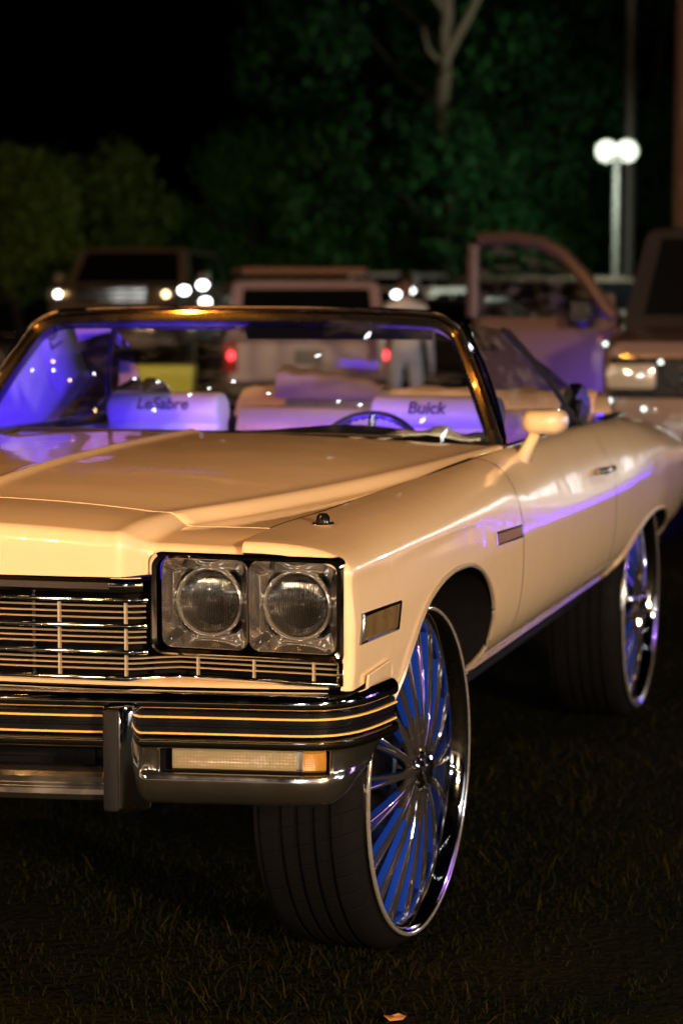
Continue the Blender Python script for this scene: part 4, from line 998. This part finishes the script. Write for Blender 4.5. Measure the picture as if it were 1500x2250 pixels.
# purple light bar on the truck running board
lb=G().tube([(-1.1,-1.30,.50),(-1.1,1.0,.50)],.018,8).obj('running_board_light',LEDM,trk)
l=bpy.data.lights.new('running_board_light_lamp','AREA'); l.shape='RECTANGLE'; l.size=.25; l.size_y=.06; l.energy=9; l.color=PURPLE
lb2=G().tube([(1.1,-1.30,.50),(1.1,1.4,.50)],.022,8).obj('running_board_light',LEDM,trk)
l2=bpy.data.lights.new('running_board_glow','AREA'); l2.shape='RECTANGLE'; l2.size=.05; l2.size_y=2.6; l2.energy=60; l2.color=PURPLE
lo2=bpy.data.objects.new('running_board_glow',l2); COL.objects.link(lo2); lo2.parent=lb2; lo2.location=(1.14,0,.48); lo2.rotation_euler=(0,radians(-35),0)
lo=bpy.data.objects.new('running_board_light_lamp',l); COL.objects.link(lo); lo.parent=lb; lo.location=(-1.16,-1.85,.72); lo.rotation_euler=(radians(100),0,radians(6))

SPARKLE=emitter('sparkle_glow',(.85,1.0,.88),4.0)  # glowing beads stand for sparkles off the truck's chrome front
for (x_,z_) in ((-.96,1.30),(-.62,1.19),(-.45,1.10),(-.93,.95),(-.72,.90)): G().sphere((x_,-2.735,z_),.012,8,6).obj('chrome_sparkle',SPARKLE,trk)
def glint_stand(x,y,h,label):  # stand added for white discs that are lamp reflections off vehicle chrome
    R=empty('glint_stand',(x,y,0),.2964); tag(R,label,'added lamp',group='added white lamp stands behind the convertible')
    G().tube([(0,0,.5),(0,0,h)],.02,8).obj('stand_pole',STEEL,R)
    for k in range(3): a=2*pi*k/3; G().tube([(0,0,.55),(.35*cos(a),.35*sin(a),.01)],.015,6).obj('stand_leg',STEEL,R)
    for dx,dz in ((-.11,.0),(.10,.06),(.13,-.13)):
        hd=G().box(dx-.10,dx+.10,-.05,.05,h+dz-.07,h+dz+.07).obj('lamp_housing',BPLAST,R,bevel=.015)
        G().sphere((dx,-.052,h+dz),(.06,.01,.045),10,6).obj('lamp_face',emitter('disc_glow',(.9,.97,1.0),10.) if 'disc_glow' not in bpy.data.materials else bpy.data.materials['disc_glow'],hd)
glint_stand(-6.60,18.2,1.60,'added white lamp stand for bright glints beside the champagne SUV')
glint_stand(-6.45,26.6,1.52,'added white lamp stand for bright glints beside the roof rack SUV')

low=vehicle('parked_car',(3.9,11.2,0),.10,WHITE,'white low car with purple underglow right of the pale pickup truck','car','sedan',W=.90,L=4.6,H=1.42,belt=.95,group='vehicles parked on the grass behind')
for zz,e_ in ((.36,60),):
    ub_=G().tube([(-.93,-1.9,zz),(-.93,1.9,zz)],.02,8).obj('underglow_strip',emitter('underglow',PURPLE,14.),low)
    l=bpy.data.lights.new('underglow_lamp','AREA'); l.shape='RECTANGLE'; l.size=.05; l.size_y=3.6; l.energy=e_; l.color=PURPLE
    lo=bpy.data.objects.new('underglow_lamp',l); COL.objects.link(lo); lo.parent=ub_; lo.location=(-1.10,0,.25); lo.rotation_euler=(0,radians(-150),0)

# ---- bright bins seen through the windshield
def bin_(name,x,y,w_,h,m,label):
    R=empty(name,(x,y,0),.2964); tag(R,label,'storage bin',group='bins behind the convertible')
    rows=[[(a,b,z) for a,b in rrect(0,0,w_*k,.22*k,.04,4)] for z,k in ((0,.88),(.02,.90),(h-.06,1.0),(h-.05,1.04),(h-.01,1.04))]
    g_=G().grid(rows,cv=True); g_.cap(rows[0]); g_.obj('bin_body',m,R,angle=40)
    rows=[[(a,b,z) for a,b in rrect(0,0,w_*k,.22*k,.04,4)] for z,k in ((h-.009,1.06),(h+.03,1.06),(h+.045,1.0))]
    g_=G().grid(rows,cv=True); g_.cap(rows[-1]); g_.obj('bin_lid',m,R,angle=40)
bin_('storage_bin',-5.05,13.41,.25,.90,mat('lime_plastic',(.62,.70,.10),.45),'tall bright yellow-green storage bin above the passenger seat')
bin_('storage_bin',-5.62,13.76,.15,.88,mat('moss_plastic',(.32,.48,.16),.5),'narrower moss green bin left of the yellow-green one')

# ---- person standing behind
def person(name,x,y,rz,shirt,pants,label):
    R=empty(name,(x,y,0),rz); tag(R,label,'person')
    J={'pel':((0,0,.96),.15),'wst':((0,.0,1.10),.135),'chs':((0,.01,1.33),.16),'nck':((0,.01,1.50),.062),'hd0':((0,-.005,1.56),.06),'hd1':((0,-.015,1.65),.088),'hd2':((0,-.01,1.74),.072)}
    E_=[('pel','wst'),('wst','chs'),('chs','nck'),('nck','hd0'),('hd0','hd1'),('hd1','hd2')]
    for s,n in ((1,'l'),(-1,'r')):
        J.update({n+'hip':((s*.10,0,.90),.105),n+'kn':((s*.12,-.02*s,.50),.072),n+'an':((s*.125,.02,.09),.05),n+'to':((s*.14,-.14,.045),.04),
          n+'sh':((s*.19,.01,1.42),.068),n+'el':((s*.26,.03,1.13),.05),n+'wr':((s*.275,-.04,.90),.034),n+'ha':((s*.275,-.06,.82),.034)})
        E_+=[('pel',n+'hip'),(n+'hip',n+'kn'),(n+'kn',n+'an'),(n+'an',n+'to'),('chs',n+'sh'),(n+'sh',n+'el'),(n+'el',n+'wr'),(n+'wr',n+'ha')]
        for q,(dx,dy,l_) in enumerate(((.02,-.03,.07),(.007,-.012,.085),(-.006,.006,.085),(-.018,.02,.07),(-.0,-.045,.05))):
            J[n+'f%d'%q]=((s*(.275+dx*.3),-.06+dy,.82-.03-l_*.5 if q<4 else .80),.0095); J[n+'g%d'%q]=((s*(.272+dx*.3),-.07+dy*1.2,.82-.03-l_ if q<4 else .76),.008)
            E_+=[(n+'ha',n+'f%d'%q),(n+'f%d'%q,n+'g%d'%q)]
    keys=list(J); me=bpy.data.meshes.new('body'); me.from_pydata([J[k][0] for k in keys],[(keys.index(a),keys.index(b)) for a,b in E_],[])
    o=bpy.data.objects.new('body',me); COL.objects.link(o); o.parent=R
    sk=o.modifiers.new('skin','SKIN'); sk.use_smooth_shade=True
    for k,vv in zip(keys,me.skin_vertices[0].data): vv.radius=(J[k][1],J[k][1]); vv.use_root=(k=='pel')
    o.modifiers.new('sub','SUBSURF').levels=1
    # clothing zones are real colour differences: shirt, trousers, skin, shoes
    m=bpy.data.materials.new(name+'_clothes'); m.use_nodes=True; t=m.node_tree; b=t.nodes['Principled BSDF']; tc=t.nodes.new('ShaderNodeTexCoord'); se=t.nodes.new('ShaderNodeSeparateXYZ'); t.links.new(tc.outputs['Object'],se.inputs[0])
    mr=t.nodes.new('ShaderNodeMath'); mr.operation='MULTIPLY'; mr.inputs[1].default_value=.5; t.links.new(se.outputs['Z'],mr.inputs[0]); cr=t.nodes.new('ShaderNodeValToRGB'); cr.color_ramp.interpolation='CONSTANT'; e=cr.color_ramp.elements
    skin=(.22,.12,.08,1); e[0].position=0; e[0].color=(.5,.5,.5,1); e[1].position=.045; e[1].color=(*pants,1)
    for p_,c_ in ((.49,(*shirt,1)),(.757,skin)): q=e.new(p_); q.color=c_
    t.links.new(mr.outputs[0],cr.inputs[0]); t.links.new(cr.outputs[0],b.inputs['Base Color']); b.inputs['Roughness'].default_value=.8; me.materials.append(m)
    hr=G().sphere((0,.012,1.715),(.093,.105,.085),14,8); hr.V=[v for v in hr.V]; hr.obj('hair',mat('dark_hair',(.02,.015,.012),.7),R)
    for s in (1,-1): G().sphere((s*.032,-.088,1.662),.010,8,6).obj('eye',mat('eye',(.5,.5,.5),.2) if s>0 else bpy.data.materials['eye'],R)
    SK=mat('skin',(.22,.12,.08),.6)
    G().sphere((0,-.105,1.635),(.014,.022,.022),8,6).obj('nose',SK,R)
    for s in (1,-1): G().sphere((s*.09,0,1.65),(.012,.025,.035),8,6).obj('ear',SK,R)
    return R
person('person',-3.93,17.52,.5,(.85,.88,.92),(.70,.78,.92),'person in pale shirt and light trousers standing behind the driver seat lettering')

# ---- utility pole, thin mast
up=empty('utility_pole',(-.84,16.9,0)); tag(up,'tall brown wooden utility pole at the right edge above the truck','utility pole')
WOOD=mat('old_wood',(.11,.075,.055),.85,bump=.5,bscale=18,var=.3,vscale=6)
G().lathe([(.0005,0),(.17,0),(.14,9),(.0005,9)],14,'Z').obj('pole_shaft',WOOD,up)
G().box(-1.1,1.1,-.06,.06,8.3,8.42).obj('cross_arm',WOOD,up,smooth=False)
ms=empty('thin_mast',(-5.26,39.5,0)); tag(ms,'thin grey mast rising behind the floodlight post','mast')
G().lathe([(.0005,0),(.13,0),(.10,12),(.0005,12)],12,'Z').obj('mast_shaft',STEEL,ms); G().box(-.14,.14,-.02,.02,11.2,11.5).obj('mast_plate',STEEL,ms)

# ================================================================= FESTOON LIGHTS, front strings unseen and added for chrome glints
GLINT_BULB=emitter('glint_bulb',(1.0,.86,.66),420.)
def festoon(pts,n,label,h=3.3,sag=.42,bulb=None):
    R=empty('string_lights',(pts[0][0],pts[0][1],0)); tag(R,label,'string lights',group='festoon strings over the field entrance')
    ox,oy=pts[0]
    for x,y in pts: G().lathe([(.0005,0),(.05,0),(.035,h),(.0005,h)],10,'Z',(x-ox,y-oy,0)).obj('string_pole',STEEL,R)
    for (a,b) in zip(pts,pts[1:]):
        wire=[]
        for k in range(n+1):
            t=(k+(random.uniform(-.3,.3) if 0<k<n else 0))/n; p=(lerp(a[0],b[0],t)-ox,lerp(a[1],b[1],t)-oy,h-.1-sag*4*t*(1-t)); wire.append(p)
            if 0<k<n: G().sphere((p[0],p[1],p[2]-.06),.030,8,6).obj('bulb',bulb or GLINT_BULB,R)
        G().tube(wire,.008,5).obj('wire',SEAL,R)
festoon([(-12.0,-4.0),(-9.0,-10.5),(-4.0,-16.5)],8,'added unseen string of warm bulbs at the front left of the convertible')
festoon([(1.5,-17.5),(8.0,-14.0),(12.5,-8.0)],8,'added unseen string of warm bulbs at the front right of the convertible')

OVB=emitter('overhead_bulb',(.92,.96,1.0),26.)
festoon([(-6.5,-1.6),(6.5,2.6)],17,'string of white bulbs crossing high above the hood of the convertible',h=5.6,sag=.12,bulb=OVB)
festoon([(-6.5,1.4),(6.2,-2.4)],15,'string of white bulbs crossing the other way high above the hood',h=5.9,sag=.12,bulb=OVB)
festoon([(-5.2,3.2),(-.4,-5.8)],14,'string of amber bulbs crossing above the passenger side of the hood',h=5.2,sag=.15,bulb=emitter('amber_bulb',(1.0,.55,.18),26.))

# ================================================================= TENTS, unseen, added as bright shapes for chrome and paint to reflect
CANVAS=mat('white_canvas',(.80,.80,.78),.8,bump=.1,bscale=12)
def tent(x,y,rz,col,power,label,h=2.1,w_=1.5):
    R=empty('reflection_tent',(x,y,0),rz); tag(R,label,'tent',group='added lit tents out of view')
    for sx in (-1,1):
        for sy in (-1,1): G().box(sx*w_-.025,sx*w_+.025,sy*w_-.025,sy*w_+.025,0,h).obj('tent_leg',STEEL,R,smooth=False)
    e=w_+.06
    G().add([(-e,-e,h),(e,-e,h),(e,e,h),(-e,e,h),(0,0,h+.9)],[(0,1,4),(1,2,4),(2,3,4),(3,0,4)]).obj('canopy',CANVAS,R,smooth=False,solid=.01)
    for k in range(4):
        a=[(-e,-e),(e,-e),(e,e),(-e,e)]; p,q=a[k],a[(k+1)%4]; n=12; top=[(lerp(p[0],q[0],t/n),lerp(p[1],q[1],t/n),h) for t in range(n+1)]; bot=[(v[0],v[1],h-.22-.05*abs(sin(t*pi/3))) for t,v in enumerate(top)]
        G().grid([top,bot]).obj('valance',CANVAS,R,solid=.006)
    n=16; G().grid([[(lerp(-w_,w_,i/n),w_-.03+.03*sin(i*1.7),z) for i in range(n+1)] for z in (.05,h*.5,h)]).obj('back_wall',CANVAS,R,solid=.006)
    G().box(-w_*.85,w_*.85,-.55,.10,.72,.76).obj('table_top',CANVAS,R,bevel=.01)
    for sx in (-1,1): G().box(sx*w_*.75-.02,sx*w_*.75+.02,-.48,.03,0,.72).obj('table_leg',STEEL,R,smooth=False)
    b=G().sphere((0,0,h+.05),.09,12,8).obj('hanging_lamp',emitter('tent_lamp',col,30.),R)
    l=bpy.data.lights.new('tent_light','POINT'); l.energy=power; l.color=col; l.shadow_soft_size=.1
    lo=bpy.data.objects.new('tent_light',l); COL.objects.link(lo); lo.parent=b; lo.location=(0,0,h-.15)
CW=(.92,.96,1.0); WW=(1.0,.72,.42)
tent(-8.0,-15.0,pi-.5,CW,1000,'added unseen white tent lit cool white, front left of the convertible')
tent(-14.0,-9.5,pi-1.0,WW,700,'added unseen white tent lit warm, far left of the convertible')
tent(4.5,-20.0,pi+.2,CW,1000,'added unseen white tent lit cool white, straight ahead of the convertible')
tent(11.5,-15.0,pi+.7,WW,800,'added unseen white tent lit warm, front right of the convertible')
tent(13.5,1.5,pi+1.5,CW,800,'added unseen white tent lit cool white, beside the left flank of the convertible')
tent(5.4,14.0,.15,CW,320,'added unseen white tent lit cool white, right of the pale pickup truck')
tent(10.5,8.0,2*pi-.9,(.35,.15,1.0),260,'added unseen tent lit purple, right of the convertible')

# ================================================================= TREES
BARK=mat('pale_bark',(.30,.25,.19),.9,bump=.6,bscale=9,var=.35,vscale=3); BARKD=mat('dark_bark',(.045,.04,.03),.9,bump=.6,bscale=9)
def leafmat(n,a,b_):
    m=mat(n,a,.55,spec=.3); t=m.node_tree; b=t.nodes['Principled BSDF']; ge=t.nodes.new('ShaderNodeNewGeometry'); cr=t.nodes.new('ShaderNodeValToRGB')
    cr.color_ramp.elements[0].color=(*a,1); cr.color_ramp.elements[1].color=(*b_,1); t.links.new(ge.outputs['Random Per Island'],cr.inputs[0]); t.links.new(cr.outputs[0],b.inputs['Base Color']); return m
LEAF=[leafmat('leaf_green',(.02,.10,.012),(.05,.17,.025)),leafmat('leaf_olive',(.04,.085,.008),(.08,.13,.015)),leafmat('leaf_dark',(.012,.07,.02),(.03,.12,.035))]
def tree(name,x,y,h,rad,label,lm,seed,z0=.12,bark=BARKD,trunk=.22,n=9000,lean=0.,leaf=.13,fork=None,bare=0.):
    rnd=random.Random(seed); R=empty(name,(x,y,0),rnd.uniform(0,6)); tag(R,label,'tree',group='trees behind the parking field')
    R.rotation_euler=(0,0,0)
    g_=G(); tips=[]
    pts=[(lean*t*h*.2+.12*sin(t*4+seed),.10*cos(t*3+seed),t*h*.80) for t in [i/8 for i in range(9)]]
    g_.tube(pts,[trunk*(1-.75*i/8) for i in range(9)],9); R_tr=g_
    lim=[]
    for k in range(9):
        t=rnd.uniform(.22,.75); b=Vector(pts[int(t*8)]); a=rnd.uniform(0,2*pi); ln=rad*rnd.uniform(.6,1.05)
        e=b+Vector((cos(a)*ln,sin(a)*ln,ln*rnd.uniform(.4,1.1))); m_=b.lerp(e,.5)+Vector((0,0,-.1*ln)); lim.append((b,m_,e)); tips.append(e)
    tr=R_tr.obj('trunk',bark,R)
    for b,m_,e in lim: G().tube([b,m_,e],[trunk*.38,trunk*.24,.02],6).obj('limb',bark,tr)
    if fork:
        for fp_,fr in fork: G().tube(fp_,fr,9).obj('limb',BARK,tr)
    # foliage clumps
    cl=[]
    for k in range(46):
        t=rnd.uniform(z0,1.0); pr=sin(pi*min(1,max(.08,(t-z0)/(1-z0)*.86+.10)))**.7
        a=rnd.uniform(0,2*pi); r_=rad*pr*sqrt(rnd.uniform(.15,1)); cl.append((Vector((cos(a)*r_,sin(a)*r_,t*h)),rad*rnd.uniform(.22,.46)))
    V=[];Fc=[]
    for _ in range(n):
        c,r_=cl[int(rnd.random()*len(cl))]
        d=Vector((rnd.gauss(0,1),rnd.gauss(0,1),rnd.gauss(0,.8))).normalized(); p=c+d*r_*rnd.uniform(.55,1.05)
        if p.z<.1: continue
        u=Vector((rnd.gauss(0,1),rnd.gauss(0,1),rnd.gauss(0,1))).normalized(); w_=u.orthogonal().normalized(); s_=leaf*rnd.uniform(.6,1.3); i=len(V)
        V+=[p-u*s_,p+w_*s_*.42,p+u*s_,p-w_*s_*.42]; Fc.append((i,i+1,i+2,i+3))
    mk('crown',V,Fc,lm,R,smooth=False); return R
tree('broadleaf_tree',-15.2,31.2,3.9,1.4,'small tree with pale forked trunk at the left edge',LEAF[1],1,z0=.38,bark=BARK,trunk=.16,fork=[([(0,0,.2),(-.15,0,1.4),(-.45,0,2.6)],[.11,.09,.05]),([(0,0,.2),(.18,0,1.5),(.30,.1,2.8)],[.10,.08,.05])])
tree('broadleaf_tree',-16.9,39.5,4.4,1.9,'rounded olive tree behind the champagne SUV',LEAF[1],2)
tree('broadleaf_tree',-20.5,44,4.6,2.0,'olive tree at far left behind the pale trunk',LEAF[1],12)
tree('broadleaf_tree',-15.6,46.0,4.9,2.0,'low bushy green tree right of the dark gap in the tree line',LEAF[0],3,z0=.02)
tree('broadleaf_tree',-13.9,47.2,5.2,2.3,'low green thicket tree behind the roof rack',LEAF[0],4,z0=.02)
tree('broadleaf_tree',-15.5,53,12.5,3.6,'tall dark tree rising left of the bare pale branches',LEAF[2],5,z0=.05,n=15000)
tree('broadleaf_tree',-11.6,50,11.0,3.2,'tall dark tree directly under the bare pale branches',LEAF[2],6,z0=.03,n=15000)
tree('broadleaf_tree',-9.6,41.5,13.5,3.4,'tall tree with bare pale forked branches at the top of the picture',LEAF[2],7,z0=.05,bark=BARKD,trunk=.20,n=9000,fork=[([(0,-.1,4.6),(.40,-2.0,5.2),(.80,-3.3,5.9),(.88,-3.4,6.8),(.93,-3.5,8.4)],[.12,.13,.15,.12,.08]),([(.85,-3.35,6.2),(1.35,-3.5,7.0),(2.05,-3.6,8.3)],[.10,.085,.06]),([(.90,-3.4,7.0),(.58,-3.5,7.5),(0,-3.6,8.4)],[.08,.06,.04]),([(.80,-3.3,6.05),(.50,-3.4,6.35),(.38,-3.4,6.8)],[.06,.045,.02])])
tree('broadleaf_tree',-10.2,46,5.6,2.5,'low thicket tree behind the white pickups',LEAF[0],8,z0=.02)
tree('broadleaf_tree',-6.9,54,12.5,3.6,'tall dark tree behind the floodlight post',LEAF[2],9,z0=.04,n=15000)
tree('broadleaf_tree',-3.2,52,12.5,3.6,'tall dark tree behind the wooden utility pole',LEAF[2],10,z0=.04,n=13000)
tree('broadleaf_tree',-13.0,57,13.0,3.8,'tallest dark tree behind the middle of the tree line',LEAF[2],11,z0=.05,n=15000)
tree('broadleaf_tree',-27,38,5.0,2.2,'olive tree well left of the pale forked trunk',LEAF[1],13)
tree('broadleaf_tree',-31,46,7.0,2.8,'broad olive tree at the left end of the tree line',LEAF[1],14)
tree('broadleaf_tree',1.5,54,11.5,3.6,'tall dark tree right of the wooden utility pole',LEAF[2],15,z0=.04,n=11000)
tree('broadleaf_tree',7.0,50,9.5,3.4,'dark tree at the right end of the tree line',LEAF[2],16,z0=.04,n=11000)
